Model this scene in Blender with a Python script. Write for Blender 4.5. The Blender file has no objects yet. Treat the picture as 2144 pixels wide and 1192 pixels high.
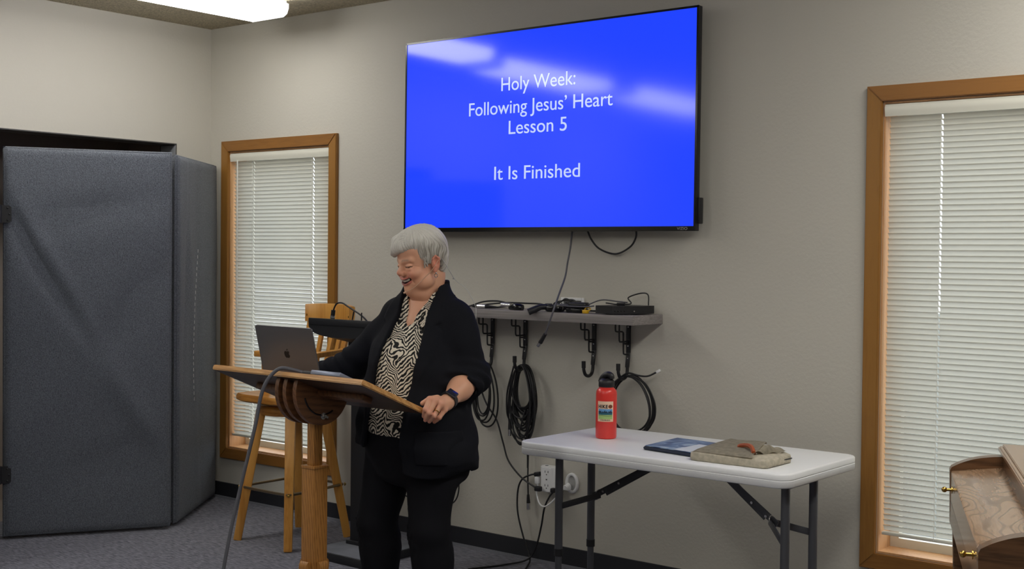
import bpy, bmesh, math, random
import numpy as np
from mathutils import Vector, Matrix

random.seed(7)
S = bpy.context.scene
COL = S.collection
V = Vector

# ------------------------------------------------------------------ camera
def camera():
    yaw, pit, rol = 0.679056, -0.023492, 0.010649
    f = V((-math.sin(yaw)*math.cos(pit), math.cos(yaw)*math.cos(pit), math.sin(pit)))
    r0 = V((math.cos(yaw), math.sin(yaw), 0)); u0 = r0.cross(f)
    r = math.cos(rol)*r0 + math.sin(rol)*u0; u = r.cross(f)
    cd = bpy.data.cameras.new('camera'); cam = bpy.data.objects.new('camera', cd); COL.objects.link(cam)
    cam.matrix_world = Matrix(((r.x, u.x, -f.x, 6.0793), (r.y, u.y, -f.y, -4.6991), (r.z, u.z, -f.z, 1.4387), (0, 0, 0, 1)))
    cd.sensor_fit = 'HORIZONTAL'; cd.sensor_width = 36.0; cd.lens = 36.0*2656.6/2144
    cd.clip_start = 0.05; cd.clip_end = 200
    S.camera = cam
camera()

# ------------------------------------------------------------------ colour management, sky
S.view_settings.view_transform = 'Standard'
S.view_settings.look = 'None'
S.view_settings.gamma = 1.0
S.view_settings.use_curve_mapping = False
S.view_settings.exposure = 0.0
S.cycles.max_bounces = 8
S.cycles.diffuse_bounces = 5
S.cycles.glossy_bounces = 4
S.cycles.transmission_bounces = 8
S.cycles.sample_clamp_indirect = 6.0

LAMP = 12.0           # emission of the fluorescent diffusers
SKY = 2.5             # overcast sky seen through the windows
wd = bpy.data.worlds.new('overcast_sky'); S.world = wd; wd.use_nodes = True
wd.node_tree.nodes['Background'].inputs[0].default_value = (0.86, 0.93, 1.0, 1)
wd.node_tree.nodes['Background'].inputs[1].default_value = SKY

# ------------------------------------------------------------------ materials
def lin(c):
    c = c/255.0
    return c/12.92 if c <= 0.04045 else ((c+0.055)/1.055)**2.4
def rgb(r, g, b): return (lin(r), lin(g), lin(b), 1.0)

def mat(name, col, rough=0.5, metal=0.0, spec=0.5, var=None, bump=None, emit=None, coat=0.0, sheen=0.0, stretch=None):
    m = bpy.data.materials.new(name); m.use_nodes = True
    nt = m.node_tree; N = nt.nodes; L = nt.links
    b = N['Principled BSDF']
    b.inputs['Base Color'].default_value = rgb(*col)
    b.inputs['Roughness'].default_value = rough
    b.inputs['Metallic'].default_value = metal
    b.inputs['Specular IOR Level'].default_value = spec
    b.inputs['Coat Weight'].default_value = coat
    b.inputs['Sheen Weight'].default_value = sheen
    tc = N.new('ShaderNodeTexCoord'); src = tc.outputs['Object']
    if stretch:
        mp = N.new('ShaderNodeMapping'); mp.inputs['Scale'].default_value = stretch
        L.new(src, mp.inputs['Vector']); src = mp.outputs['Vector']
    if var:
        sc, amt = var
        n = N.new('ShaderNodeTexNoise'); n.inputs['Scale'].default_value = sc; n.inputs['Detail'].default_value = 5
        L.new(src, n.inputs['Vector'])
        r = N.new('ShaderNodeValToRGB')
        r.color_ramp.elements[0].position = 0.3; r.color_ramp.elements[1].position = 0.7
        c0 = rgb(*[max(0, c*(1-amt)) for c in col]); c1 = rgb(*[min(255, c*(1+amt)) for c in col])
        r.color_ramp.elements[0].color = c0; r.color_ramp.elements[1].color = c1
        L.new(n.outputs['Fac'], r.inputs['Fac']); L.new(r.outputs['Color'], b.inputs['Base Color'])
    if bump:
        sc, st, dist = bump
        n = N.new('ShaderNodeTexNoise'); n.inputs['Scale'].default_value = sc; n.inputs['Detail'].default_value = 4
        L.new(src, n.inputs['Vector'])
        bp = N.new('ShaderNodeBump'); bp.inputs['Strength'].default_value = st; bp.inputs['Distance'].default_value = dist
        L.new(n.outputs['Fac'], bp.inputs['Height']); L.new(bp.outputs['Normal'], b.inputs['Normal'])
    if emit:
        b.inputs['Emission Color'].default_value = (*emit[0], 1); b.inputs['Emission Strength'].default_value = emit[1]
    return m

def wood(name, dark, light, axis='z', scale=1.0, rough=0.35, spec=0.5, rings=9.0, dist=2.5, coat=0.0):
    """Grain that runs along one axis: long stretched noise plus a warped band pattern."""
    m = bpy.data.materials.new(name); m.use_nodes = True
    nt = m.node_tree; N = nt.nodes; L = nt.links; b = N['Principled BSDF']
    b.inputs['Roughness'].default_value = rough; b.inputs['Specular IOR Level'].default_value = spec
    b.inputs['Coat Weight'].default_value = coat; b.inputs['Coat Roughness'].default_value = 0.15
    tc = N.new('ShaderNodeTexCoord')
    mp = N.new('ShaderNodeMapping')
    st = {'x': (0.09, 1, 1), 'y': (1, 0.09, 1), 'z': (1, 1, 0.09)}[axis]
    mp.inputs['Scale'].default_value = [s*scale for s in st]
    mp.inputs['Rotation'].default_value = (0.04, 0.05, 0.03)
    L.new(tc.outputs['Object'], mp.inputs['Vector'])
    w = N.new('ShaderNodeTexWave'); w.wave_type = 'BANDS'
    w.bands_direction = 'DIAGONAL'
    w.inputs['Scale'].default_value = rings; w.inputs['Distortion'].default_value = dist*2
    w.inputs['Detail'].default_value = 3; w.inputs['Detail Scale'].default_value = 1.2
    L.new(mp.outputs['Vector'], w.inputs['Vector'])
    n = N.new('ShaderNodeTexNoise'); n.inputs['Scale'].default_value = 110; n.inputs['Detail'].default_value = 4
    L.new(mp.outputs['Vector'], n.inputs['Vector'])
    mx = N.new('ShaderNodeMath'); mx.operation = 'MULTIPLY_ADD'
    L.new(n.outputs['Fac'], mx.inputs[0]); mx.inputs[1].default_value = 0.9; 
    ml = N.new('ShaderNodeMath'); ml.operation = 'MULTIPLY'; ml.inputs[1].default_value = 0.35
    L.new(w.outputs['Fac'], ml.inputs[0]); L.new(ml.outputs[0], mx.inputs[2])
    r = N.new('ShaderNodeValToRGB')
    r.color_ramp.elements[0].position = 0.3; r.color_ramp.elements[0].color = rgb(*dark)
    r.color_ramp.elements[1].position = 0.72; r.color_ramp.elements[1].color = rgb(*light)
    L.new(mx.outputs[0], r.inputs['Fac']); L.new(r.outputs['Color'], b.inputs['Base Color'])
    bp = N.new('ShaderNodeBump'); bp.inputs['Strength'].default_value = 0.12; bp.inputs['Distance'].default_value = 0.002
    L.new(mx.outputs[0], bp.inputs['Height']); L.new(bp.outputs['Normal'], b.inputs['Normal'])
    return m

def carpet_mat(name, c0, c1, c2):
    """Loop-pile carpet planks: short streaks whose direction turns from plank to plank."""
    m = bpy.data.materials.new(name); m.use_nodes = True
    nt = m.node_tree; N = nt.nodes; L = nt.links; b = N['Principled BSDF']
    b.inputs['Roughness'].default_value = 0.95; b.inputs['Specular IOR Level'].default_value = 0.1
    tc = N.new('ShaderNodeTexCoord')
    outs = []
    for rot, sc in ((0.35, (22, 120, 1)), (-0.6, (24, 110, 1))):
        mp = N.new('ShaderNodeMapping'); mp.inputs['Rotation'].default_value = (0, 0, rot); mp.inputs['Scale'].default_value = sc
        L.new(tc.outputs['Object'], mp.inputs['Vector'])
        n = N.new('ShaderNodeTexNoise'); n.inputs['Scale'].default_value = 1.0; n.inputs['Detail'].default_value = 3; n.inputs['Roughness'].default_value = 0.65
        L.new(mp.outputs['Vector'], n.inputs['Vector']); outs.append(n)
    ck = N.new('ShaderNodeTexNoise'); ck.inputs['Scale'].default_value = 3.5; ck.inputs['Detail'].default_value = 1
    L.new(tc.outputs['Object'], ck.inputs['Vector'])
    st = N.new('ShaderNodeMapRange'); st.inputs['From Min'].default_value = 0.42; st.inputs['From Max'].default_value = 0.58
    L.new(ck.outputs['Fac'], st.inputs['Value'])
    mx = N.new('ShaderNodeMix'); mx.data_type = 'FLOAT'
    L.new(st.outputs['Result'], mx.inputs[0]); L.new(outs[0].outputs['Fac'], mx.inputs[2]); L.new(outs[1].outputs['Fac'], mx.inputs[3])
    r = N.new('ShaderNodeValToRGB'); e = r.color_ramp.elements
    e[0].position = 0.34; e[0].color = rgb(*c0); e[1].position = 0.66; e[1].color = rgb(*c2)
    e2 = e.new(0.48); e2.color = rgb(*c1)
    L.new(mx.outputs[0], r.inputs['Fac']); L.new(r.outputs['Color'], b.inputs['Base Color'])
    bp = N.new('ShaderNodeBump'); bp.inputs['Strength'].default_value = 0.5; bp.inputs['Distance'].default_value = 0.004
    L.new(mx.outputs[0], bp.inputs['Height']); L.new(bp.outputs['Normal'], b.inputs['Normal'])
    return m

def slat_mat():
    m = bpy.data.materials.new('white_vinyl_slat'); m.use_nodes = True
    nt = m.node_tree; N = nt.nodes; L = nt.links
    b = N['Principled BSDF']; b.inputs['Base Color'].default_value = rgb(214, 210, 194); b.inputs['Roughness'].default_value = 0.45
    t = N.new('ShaderNodeBsdfTranslucent'); t.inputs['Color'].default_value = rgb(240, 240, 232)
    mx = N.new('ShaderNodeMixShader'); mx.inputs[0].default_value = 0.26
    L.new(b.outputs[0], mx.inputs[1]); L.new(t.outputs[0], mx.inputs[2]); L.new(mx.outputs[0], N['Material Output'].inputs[0])
    return m

def glass_mat():
    m = bpy.data.materials.new('window_glass'); m.use_nodes = True
    nt = m.node_tree; N = nt.nodes; L = nt.links
    b = N['Principled BSDF']; b.inputs['Base Color'].default_value = (0.95, 0.97, 0.97, 1); b.inputs['Roughness'].default_value = 0.0
    b.inputs['Transmission Weight'].default_value = 1.0; b.inputs['IOR'].default_value = 1.0001
    g = N.new('ShaderNodeBsdfGlossy'); g.inputs['Roughness'].default_value = 0.02
    tr = N.new('ShaderNodeBsdfTransparent')
    mx = N.new('ShaderNodeMixShader'); mx.inputs[0].default_value = 0.06
    L.new(tr.outputs[0], mx.inputs[1]); L.new(g.outputs[0], mx.inputs[2]); L.new(mx.outputs[0], N['Material Output'].inputs[0])
    return m

M = {}
M['wall'] = mat('warm_grey_wall_paint', (197, 193, 182), 0.7, spec=0.3, bump=(70, 0.25, 0.004))
M['ceil'] = mat('popcorn_ceiling', (204, 194, 170), 0.95, spec=0.1, bump=(120, 1.0, 0.02), var=(90, 0.12))
M['carpet'] = carpet_mat('grey_carpet', (84, 85, 93), (114, 114, 122), (142, 142, 150))
M['base'] = mat('black_vinyl_base', (42, 43, 48), 0.55, spec=0.35)
M['basecap'] = mat('grey_carpet_strip', (120, 121, 128), 0.9, spec=0.1)
M['oak'] = wood('honey_oak_trim', (136, 92, 36), (152, 106, 46), 'z', 1.0, 0.4, rings=3)
M['oakx'] = wood('honey_oak_trim_across', (130, 86, 34), (148, 100, 44), 'x', 1.0, 0.4, rings=3)
M['reveal'] = wood('pale_reveal_wood', (190, 140, 92), (212, 164, 114), 'z', 1.0, 0.5, rings=3)
M['oaklect'] = wood('lectern_oak', (124, 80, 36), (170, 118, 58), 'z', 3.4, 0.38, rings=16)
M['oakbrk'] = wood('lectern_shaded_oak', (76, 48, 30), (112, 74, 46), 'y', 2.2, 0.4, rings=12)  # bracket oak, darkened to carry the shade under the board
M['oakboard'] = wood('lectern_board_oak', (172, 120, 64), (206, 156, 96), 'x', 2.0, 0.3, rings=12)
M['boardunder'] = wood('lectern_underside_shaded', (50, 36, 28), (78, 56, 42), 'x', 1.6, 0.4, rings=9)  # shade on the underside is painted in as a darker brown
M['stool'] = wood('golden_stool_wood', (180, 122, 48), (206, 150, 72), 'z', 0.8, 0.35, rings=5)
M['stoold'] = wood('stool_seat_wood', (140, 88, 30), (190, 132, 58), 'x', 0.9, 0.3, rings=7)
M['piano'] = wood('piano_oak', (104, 74, 50), (164, 126, 92), 'y', 0.9, 0.28, rings=5, dist=5, coat=0.3)
M['pianod'] = wood('piano_side_oak', (72, 46, 26), (124, 84, 52), 'x', 1.2, 0.3, rings=9, coat=0.2)
M['slat'] = slat_mat()
M['rail'] = mat('blind_rail_white', (224, 222, 208), 0.4)
M['cordw'] = mat('white_cord', (235, 235, 228), 0.7)
M['glass'] = glass_mat()
M['black'] = mat('black_plastic', (26, 26, 29), 0.45)
M['blackg'] = mat('black_gloss', (12, 12, 14), 0.18)
M['rubber'] = mat('black_cable_rubber', (24, 24, 27), 0.5)
M['greycable'] = mat('dark_grey_cable', (86, 86, 92), 0.5)
M['steelblack'] = mat('black_powder_coat', (30, 30, 33), 0.4)
M['silver'] = mat('silver_metal', (205, 205, 205), 0.25, metal=1.0)
M['brass'] = mat('brass', (196, 160, 84), 0.25, metal=1.0)
M['white'] = mat('white_plastic', (228, 228, 228), 0.4)
M['tabletop'] = mat('white_table_plastic', (238, 239, 240), 0.42, bump=(400, 0.08, 0.001))
M['tableleg'] = mat('charcoal_leg_metal', (82, 83, 88), 0.4, metal=0.3)
M['shelf'] = mat('grey_laminate', (136, 130, 128), 0.5, var=(14, 0.12), stretch=(0.3, 4, 14))
M['fabric'] = mat('taupe_canvas', (182, 174, 156), 0.9, spec=0.15, var=(60, 0.08), bump=(700, 0.4, 0.001))
M['leather'] = mat('brown_leather_tab', (172, 84, 44), 0.5)
M['darkroom'] = mat('dark_alcove_paint', (150, 138, 128), 0.8)
M['darkframe'] = mat('dark_door_frame', (74, 72, 70), 0.5)
M['jambgrey'] = mat('grey_door_jamb', (150, 152, 155), 0.6)

# ------------------------------------------------------------------ scene graph helpers
def tag(o, label=None, cat=None, group=None, kind=None):
    if label: o['label'] = label
    if cat: o['category'] = cat
    if group: o['group'] = group
    if kind: o['kind'] = kind
    return o
def thing(name, label, cat, loc=(0, 0, 0), rz=0.0, group=None):
    o = bpy.data.objects.new(name, None); COL.objects.link(o)
    o.location = loc; o.rotation_euler = (0, 0, rz); o.empty_display_size = 0.05
    return tag(o, label, cat, group)

def smooth_path(pts, n=8):
    P = [V(p) for p in pts]
    if len(P) < 3: return P
    Q = [P[0]*2-P[1]] + P + [P[-1]*2-P[-2]]
    out = []
    for i in range(1, len(Q)-2):
        a, b, c, d = Q[i-1], Q[i], Q[i+1], Q[i+2]
        for k in range(n):
            t = k/n
            out.append(0.5*((2*b)+(c-a)*t+(2*a-5*b+4*c-d)*t*t+(3*b-a-3*c+d)*t**3))
    out.append(P[-1]); return out

class MB:
    """Collects shapes, then builds ONE mesh object."""
    def __init__(s): s.bm = bmesh.new()
    def _xf(s, vs, loc, rot):
        if rot is not None: bmesh.ops.transform(s.bm, matrix=rot.to_4x4() if not hasattr(rot, 'to_matrix') else rot.to_matrix().to_4x4(), verts=vs)
        bmesh.ops.translate(s.bm, vec=V(loc), verts=vs)
    def box(s, size, loc=(0, 0, 0), rot=None, bevel=0.0, seg=2):
        r = bmesh.ops.create_cube(s.bm, size=1.0); vs = r['verts']
        bmesh.ops.scale(s.bm, vec=V(size), verts=vs)
        if bevel > 0:
            es = list({e for v in vs for e in v.link_edges})
            bv = bmesh.ops.bevel(s.bm, geom=es, offset=bevel, segments=seg, affect='EDGES', profile=0.5)
            vs = list({v for f in bv['faces'] for v in f.verts} | {v for v in vs if v.is_valid})
            vs = list({v for v0 in vs for f in v0.link_faces for v in f.verts} | set(vs))
        s._xf(vs, loc, rot); return s
    def span(s, lo, hi, bevel=0.0, seg=2):
        lo, hi = V(lo), V(hi); d = hi-lo
        return s.box((abs(d.x), abs(d.y), abs(d.z)), (lo+hi)/2, None, bevel, seg)
    def bar(s, a, b, w, h, up=(0, 0, 1), bevel=0.0, w2=None, h2=None):
        """Rectangular bar from a to b; w across, h along up; may taper to w2, h2."""
        a, b = V(a), V(b); d = (b-a).normalized(); sd = d.cross(V(up)).normalized(); uu = sd.cross(d)
        w2 = w if w2 is None else w2; h2 = h if h2 is None else h2
        vs = []
        for p, ww, hh in ((a, w, h), (b, w2, h2)):
            for i, j in ((-1, -1), (1, -1), (1, 1), (-1, 1)):
                vs.append(s.bm.verts.new(p+sd*ww/2*i+uu*hh/2*j))
        fs = [(3, 2, 1, 0), (4, 5, 6, 7)]+[(k, (k+1) % 4, 4+(k+1) % 4, 4+k) for k in range(4)]
        faces = [s.bm.faces.new([vs[i] for i in f]) for f in fs]
        if bevel > 0:
            bmesh.ops.bevel(s.bm, geom=list({e for f in faces for e in f.edges}), offset=bevel, segments=2, affect='EDGES', profile=0.5)
        return s
    def tube(s, pts, r, seg=10, smooth=8, closed=False, cap=True):
        P = smooth_path(pts, smooth) if smooth else [V(p) for p in pts]
        n = len(P); rr = r if callable(r) else (lambda t: r)
        t0 = (P[1]-P[0]).normalized(); nrm = t0.orthogonal().normalized()
        rings = []
        for i, p in enumerate(P):
            t = (P[min(i+1, n-1)]-P[max(i-1, 0)])
            t = t.normalized() if t.length > 1e-9 else t0
            nrm = (nrm-t*nrm.dot(t)); nrm = nrm.normalized() if nrm.length > 1e-6 else t.orthogonal().normalized()
            bn = t.cross(nrm); q = rr(i/(n-1))
            rings.append([s.bm.verts.new(p+(nrm*math.cos(2*math.pi*k/seg)+bn*math.sin(2*math.pi*k/seg))*q) for k in range(seg)])
        for i in range(n-1):
            for k in range(seg):
                s.bm.faces.new((rings[i][k], rings[i][(k+1) % seg], rings[i+1][(k+1) % seg], rings[i+1][k]))
        if cap:
            s.bm.faces.new(rings[0][::-1]); s.bm.faces.new(rings[-1])
        return s
    def cyl(s, a, b, r, r2=None, seg=20):
        r2 = r if r2 is None else r2
        return s.tube([a, b], lambda t: r+(r2-r)*t, seg, 0)
    def lathe(s, prof, loc=(0, 0, 0), seg=28, rot=None):
        rings = []; new = []
        for r, z in prof:
            ring = [s.bm.verts.new((r*math.cos(2*math.pi*k/seg), r*math.sin(2*math.pi*k/seg), z)) for k in range(seg)]
            rings.append(ring); new += ring
        for a, b in zip(rings[:-1], rings[1:]):
            for k in range(seg):
                s.bm.faces.new((a[k], a[(k+1) % seg], b[(k+1) % seg], b[k]))
        s.bm.faces.new(rings[0][::-1]); s.bm.faces.new(rings[-1])
        s._xf(new, loc, rot); return s
    def prism(s, poly, a, b, xf=None):
        """Extrude a closed outline [(u, v)] from offset a to b; xf(u, v, w) -> point."""
        xf = xf or (lambda u, v, w: (u, v, w))
        lo = [s.bm.verts.new(V(xf(u, v, a))) for u, v in poly]; hi = [s.bm.verts.new(V(xf(u, v, b))) for u, v in poly]
        n = len(poly)
        s.bm.faces.new(lo[::-1]); s.bm.faces.new(hi)
        for k in range(n): s.bm.faces.new((lo[k], lo[(k+1) % n], hi[(k+1) % n], hi[k]))
        return s
    def ball(s, c, r, seg=16, rot=None):
        q = bmesh.ops.create_uvsphere(s.bm, u_segments=seg, v_segments=max(6, seg//2+2), radius=1.0)
        r = V((r, r, r)) if isinstance(r, (int, float)) else V(r)
        bmesh.ops.scale(s.bm, vec=r, verts=q['verts']); s._xf(q['verts'], c, rot); return s
    def grid(s, fn, nu, nv):
        vs = [[s.bm.verts.new(V(fn(i/nu, j/nv))) for j in range(nv+1)] for i in range(nu+1)]
        for i in range(nu):
            for j in range(nv):
                s.bm.faces.new((vs[i][j], vs[i+1][j], vs[i+1][j+1], vs[i][j+1]))
        return s
    def xform(s, mtx): bmesh.ops.transform(s.bm, matrix=mtx, verts=s.bm.verts[:]); return s
    def build(s, name, m, parent=None, shade=40, world=True, label=None):
        """Link as one object. world=True: the vertices were given in world space and are moved into the parent's frame."""
        bm = s.bm
        bmesh.ops.recalc_face_normals(bm, faces=bm.faces[:])
        if parent is not None and world:
            root = parent
            while root.parent is not None: root = root.parent
            bmesh.ops.transform(bm, matrix=(Matrix.Translation(root.location) @ root.rotation_euler.to_matrix().to_4x4()).inverted(), verts=bm.verts[:])
        me = bpy.data.meshes.new(name); bm.to_mesh(me); bm.free()
        return link(name, me, m, parent, shade, label)
def link(name, me, m, parent=None, shade=40, label=None):
    o = bpy.data.objects.new(name, me); COL.objects.link(o)
    if m is not None:
        for q in (m if isinstance(m, list) else [m]): me.materials.append(q)
    if shade:
        me.polygons.foreach_set('use_smooth', [True]*len(me.polygons))
        if shade < 180: me.set_sharp_from_angle(angle=math.radians(shade))
    if parent is not None: o.parent = parent
    if label: o['label'] = label
    return o
def single(mb, name, m, label, cat, loc=(0, 0, 0), group=None, shade=40):
    """A thing that is one mesh: vertices given in world space, origin moved to loc."""
    bmesh.ops.translate(mb.bm, vec=-V(loc), verts=mb.bm.verts[:])
    o = mb.build(name, m, None, shade); o.location = loc
    return tag(o, label, cat, group)
def struct(mb, name, m, shade=40, parent=None):
    o = mb.build(name, m, parent, shade)
    if parent is None: o['kind'] = 'structure'
    return o
def text_mesh(body, size, sx=1.0, extrude=0.0006, align='CENTER', spacing=1.0, bold=0.0):
    cu = bpy.data.curves.new('lettering', 'FONT'); cu.body = body; cu.size = size; cu.extrude = extrude
    cu.align_x = align; cu.space_character = spacing; cu.offset = bold
    ob = bpy.data.objects.new('lettering', cu); COL.objects.link(ob)
    dg = bpy.context.evaluated_depsgraph_get(); me = bpy.data.meshes.new_from_object(ob.evaluated_get(dg))
    bpy.data.objects.remove(ob); bpy.data.curves.remove(cu)
    me.transform(Matrix.Diagonal((sx, 1, 1, 1)))
    return me
def add_mesh(mb, me, mtx):
    me.transform(mtx); mb.bm.from_mesh(me); bpy.data.meshes.remove(me)

# ------------------------------------------------------------------ the room
H = 2.74
XR, YF = 8.2, -9.0
W1 = (0.182, 1.025, 0.300, 2.015)     # clear openings x0, x1, z0, z1
W2 = (4.115, 4.960, 0.300, 2.040)
DOOR = (-2.10, -0.245, 2.05)          # left wall opening y0, y1, top

struct(MB().span((-0.2, YF-0.2, -0.1), (XR+0.2, 0.2, 0.0)), 'floor', M['carpet'])
struct(MB().span((-0.2, YF-0.2, H), (XR+0.2, 0.2, H+0.1)), 'ceiling', M['ceil'])
w = MB()
T = 0.16
for lo, hi in (((-0.2, 0, 0), (W1[0], T, H)), ((W1[0], 0, 0), (W1[1], T, W1[2])), ((W1[0], 0, W1[3]), (W1[1], T, H)),
               ((W1[1], 0, 0), (W2[0], T, H)), ((W2[0], 0, 0), (W2[1], T, W2[2])), ((W2[0], 0, W2[3]), (W2[1], T, H)),
               ((W2[1], 0, 0), (XR+0.2, T, H))):
    w.span(lo, hi)
struct(w, 'wall_back', M['wall'])
w = MB()
w.span((-0.14, DOOR[1], 0), (0, 0, H)); w.span((-0.14, DOOR[0], DOOR[2]), (0, DOOR[1], H)); w.span((-0.14, YF, 0), (0, DOOR[0], H))
struct(w, 'wall_left', M['wall'])
struct(MB().span((XR, YF, 0), (XR+0.2, 0, H)), 'wall_right', M['wall'])
struct(MB().span((-0.2, YF-0.2, 0), (XR+0.2, YF, H)), 'wall_front', M['wall'])
# vinyl base with its carpet strip at the foot
def base_run(name, a, b, n):
    a, b, n = V(a), V(b), V(n)
    q = MB(); prof = [(0, 0.012), (0.007, 0.012), (0.005, 0.090), (0, 0.092)]
    d = b-a
    q.prism([(u, v) for u, v in prof], 0, 1, lambda u, v, t: a+d*t+n*u+V((0, 0, v)))
    o = struct(q, name, M['base'])
    c = MB(); c.prism([(0, 0.0), (0.014, 0.0), (0.012, 0.012), (0, 0.013)], 0, 1, lambda u, v, t: a+d*t+n*u+V((0, 0, v)))
    c.build('carpet_strip', M['basecap'], o)
base_run('baseboard_back', (0, 0, 0), (XR, 0, 0), (0, -1, 0))
base_run('baseboard_left', (0, -0.2, 0), (0, 0, 0), (1, 0, 0))
# doorway in the left wall with a dark store room behind
d = MB()
y0, y1, zt = DOOR
d.span((-0.15, y1-0.001, 0), (0.002, y1+0.004, zt+0.005)); d.span((-0.15, y0-0.004, 0), (0.002, y0+0.001, zt+0.005)); d.span((-0.15, y0, zt-0.001), (0.002, y1, zt+0.005))
dr = struct(d, 'door_1', M['darkframe'])
d = MB(); d.span((-0.138, y1-0.004, 0), (-0.002, y1, zt-0.004)); d.build('jamb', M['jambgrey'], dr)
d = MB(); X0 = -0.75
d.span((X0-0.1, y0-0.6, 0), (X0, y1+0.2, H)); d.span((X0, y1+0.2, 0), (-0.14, y1+0.3, H)); d.span((X0, y0-0.7, 0), (-0.14, y0-0.6, H))
d.span((X0-0.1, y0-0.7, -0.1), (-0.2, y1+0.3, 0)); d.span((X0-0.1, y0-0.7, 2.3), (-0.14, y1+0.3, 2.4))
struct(d, 'wall_storeroom', M['darkroom'])
# ground outside
struct(MB().span((-14, 0.5, -0.6), (20, 40, -0.5)), 'ground', mat('pale_concrete', (110, 112, 104), 0.9, var=(3, 0.1)))

def window(name, W, cas=0.062):
    x0, x1, z0, z1 = W
    r = 0.007
    q = MB()
    # oak reveal lining the opening
    q.span((x0, -0.001, z0), (x0+r, T, z1)); q.span((x1-r, -0.001, z0), (x1, T, z1)); q.span((x0+r, -0.001, z1-r), (x1-r, T, z1)); q.span((x0+r, -0.001, z0), (x1-r, T, z0+r))
    o = struct(q, name, M['reveal'])
    # mitred casing
    t = 0.02
    pts_in = [(x0-0.002, z0-0.002), (x1+0.002, z0-0.002), (x1+0.002, z1+0.002), (x0-0.002, z1+0.002)]
    pts_out = [(x0-cas, z0-cas), (x1+cas, z0-cas), (x1+cas, z1+cas), (x0-cas, z1+cas)]
    for k in range(4):
        k2 = (k+1) % 4
        c = MB(); c.prism([pts_in[k], pts_out[k], pts_out[k2], pts_in[k2]], -t, 0.0, lambda u, v, wv: (u, wv, v))
        bmesh.ops.bevel(c.bm, geom=[e for e in c.bm.edges if all(abs(v.co.y+t) < 1e-6 for v in e.verts)], offset=0.003, segments=2, affect='EDGES')
        c.build('casing', M['oakx'] if k % 2 == 0 else M['oak'], o)
    # sash and pane
    s = MB(); a = r; f = 0.035; yb, yc = 0.115, 0.15
    s.span((x0+a, yb, z0+a), (x0+a+f, yc, z1-a)); s.span((x1-a-f, yb, z0+a), (x1-a, yc, z1-a)); s.span((x0+a+f, yb, z1-a-f), (x1-a-f, yc, z1-a)); s.span((x0+a+f, yb, z0+a), (x1-a-f, yc, z0+a+f))
    s.build('sash', M['rail'], o)
    g = MB(); g.span((x0+a+f, 0.130, z0+a+f), (x1-a-f, 0.134, z1-a-f)); g.build('pane', M['glass'], o)
    return o
window('window_1', W1)
window('window_2', W2)

def blind(label, W, zbot, cords, tilt, wand, pitch=0.0213):
    x0, x1, z0, z1 = W
    x0 += 0.008; x1 -= 0.009; yc = 0.022; top = z1-0.010
    t = thing('window_blind', label, 'blind', ((x0+x1)/2, yc, zbot), group=None)
    q = MB()
    # headrail and curved valance
    q.span((x0, yc-0.022, top-0.030), (x1, yc+0.020, top), 0.002)
    q.prism([(-0.026, -0.046), (-0.029, -0.030), (-0.031, -0.012), (-0.026, 0.0), (-0.022, 0.0), (-0.024, -0.014), (-0.023, -0.044)], x0-0.002, x1+0.002, lambda u, v, wv: (wv, yc+u, top+v))
    q.build('headrail', M['rail'], t)
    sl = MB()
    n = int((top-0.052-zbot-0.02)/pitch); sw = 0.0254; ca, sa = math.cos(tilt), math.sin(tilt)
    xs0, xs1 = x0+0.009, x1-0.006
    for k in range(n+1):
        zc = top-0.056-k*pitch
        wob = 0.02*math.sin(k*1.7)+0.015*math.sin(k*0.61)
        ca, sa = math.cos(tilt+wob), math.sin(tilt+wob)
        # each slat has a small route hole where a ladder cord passes
        xs = [xs0]
        for c_ in cords: xs += [c_-0.0028, c_+0.0028]
        xs.append(xs1); rows = []
        for i in range(7):
            u = (i/6-0.5)*sw; hcr = 0.0022*(1-(2*i/6-1)**2)
            rows.append([sl.bm.verts.new((x, yc+u*ca-hcr*sa, zc+u*sa+hcr*ca)) for x in xs])
        for i in range(6):
            for k2 in range(len(xs)-1):
                if k2 % 2 == 1 and 1 <= i <= 4: continue
                sl.bm.faces.new((rows[i][k2], rows[i][k2+1], rows[i+1][k2+1], rows[i+1][k2]))
    sl.build('slats', M['slat'], t, shade=180)
    b = MB(); b.span((xs0-0.002, yc-0.013, zbot-0.004), (xs1+0.002, yc+0.013, zbot+0.008), 0.002)
    b.build('bottom_rail', M['rail'], t)
    for xc in cords:
        c = MB()
        c.cyl((xc, yc-0.0145, top-0.04), (xc, yc-0.0145, zbot), 0.0009, seg=6); c.cyl((xc, yc+0.0145, top-0.04), (xc, yc+0.0145, zbot), 0.0009, seg=6)
        c.build('ladder_cord', M['cordw'], t)
    if wand:
        c = MB(); c.cyl((wand, yc-0.035, top-0.04), (wand, yc-0.034, top-1.05), 0.0035, seg=8); c.build('tilt_wand', M['cordw'], t)
    return t
blind('white mini blind in the oak window behind the laptop and bar stool', W1, 0.375, (0.368, 0.868), math.radians(-57), 0.262)
blind('white mini blind in the oak window behind the piano', W2, 0.375, (4.335, 4.80), math.radians(-60), None)

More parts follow.
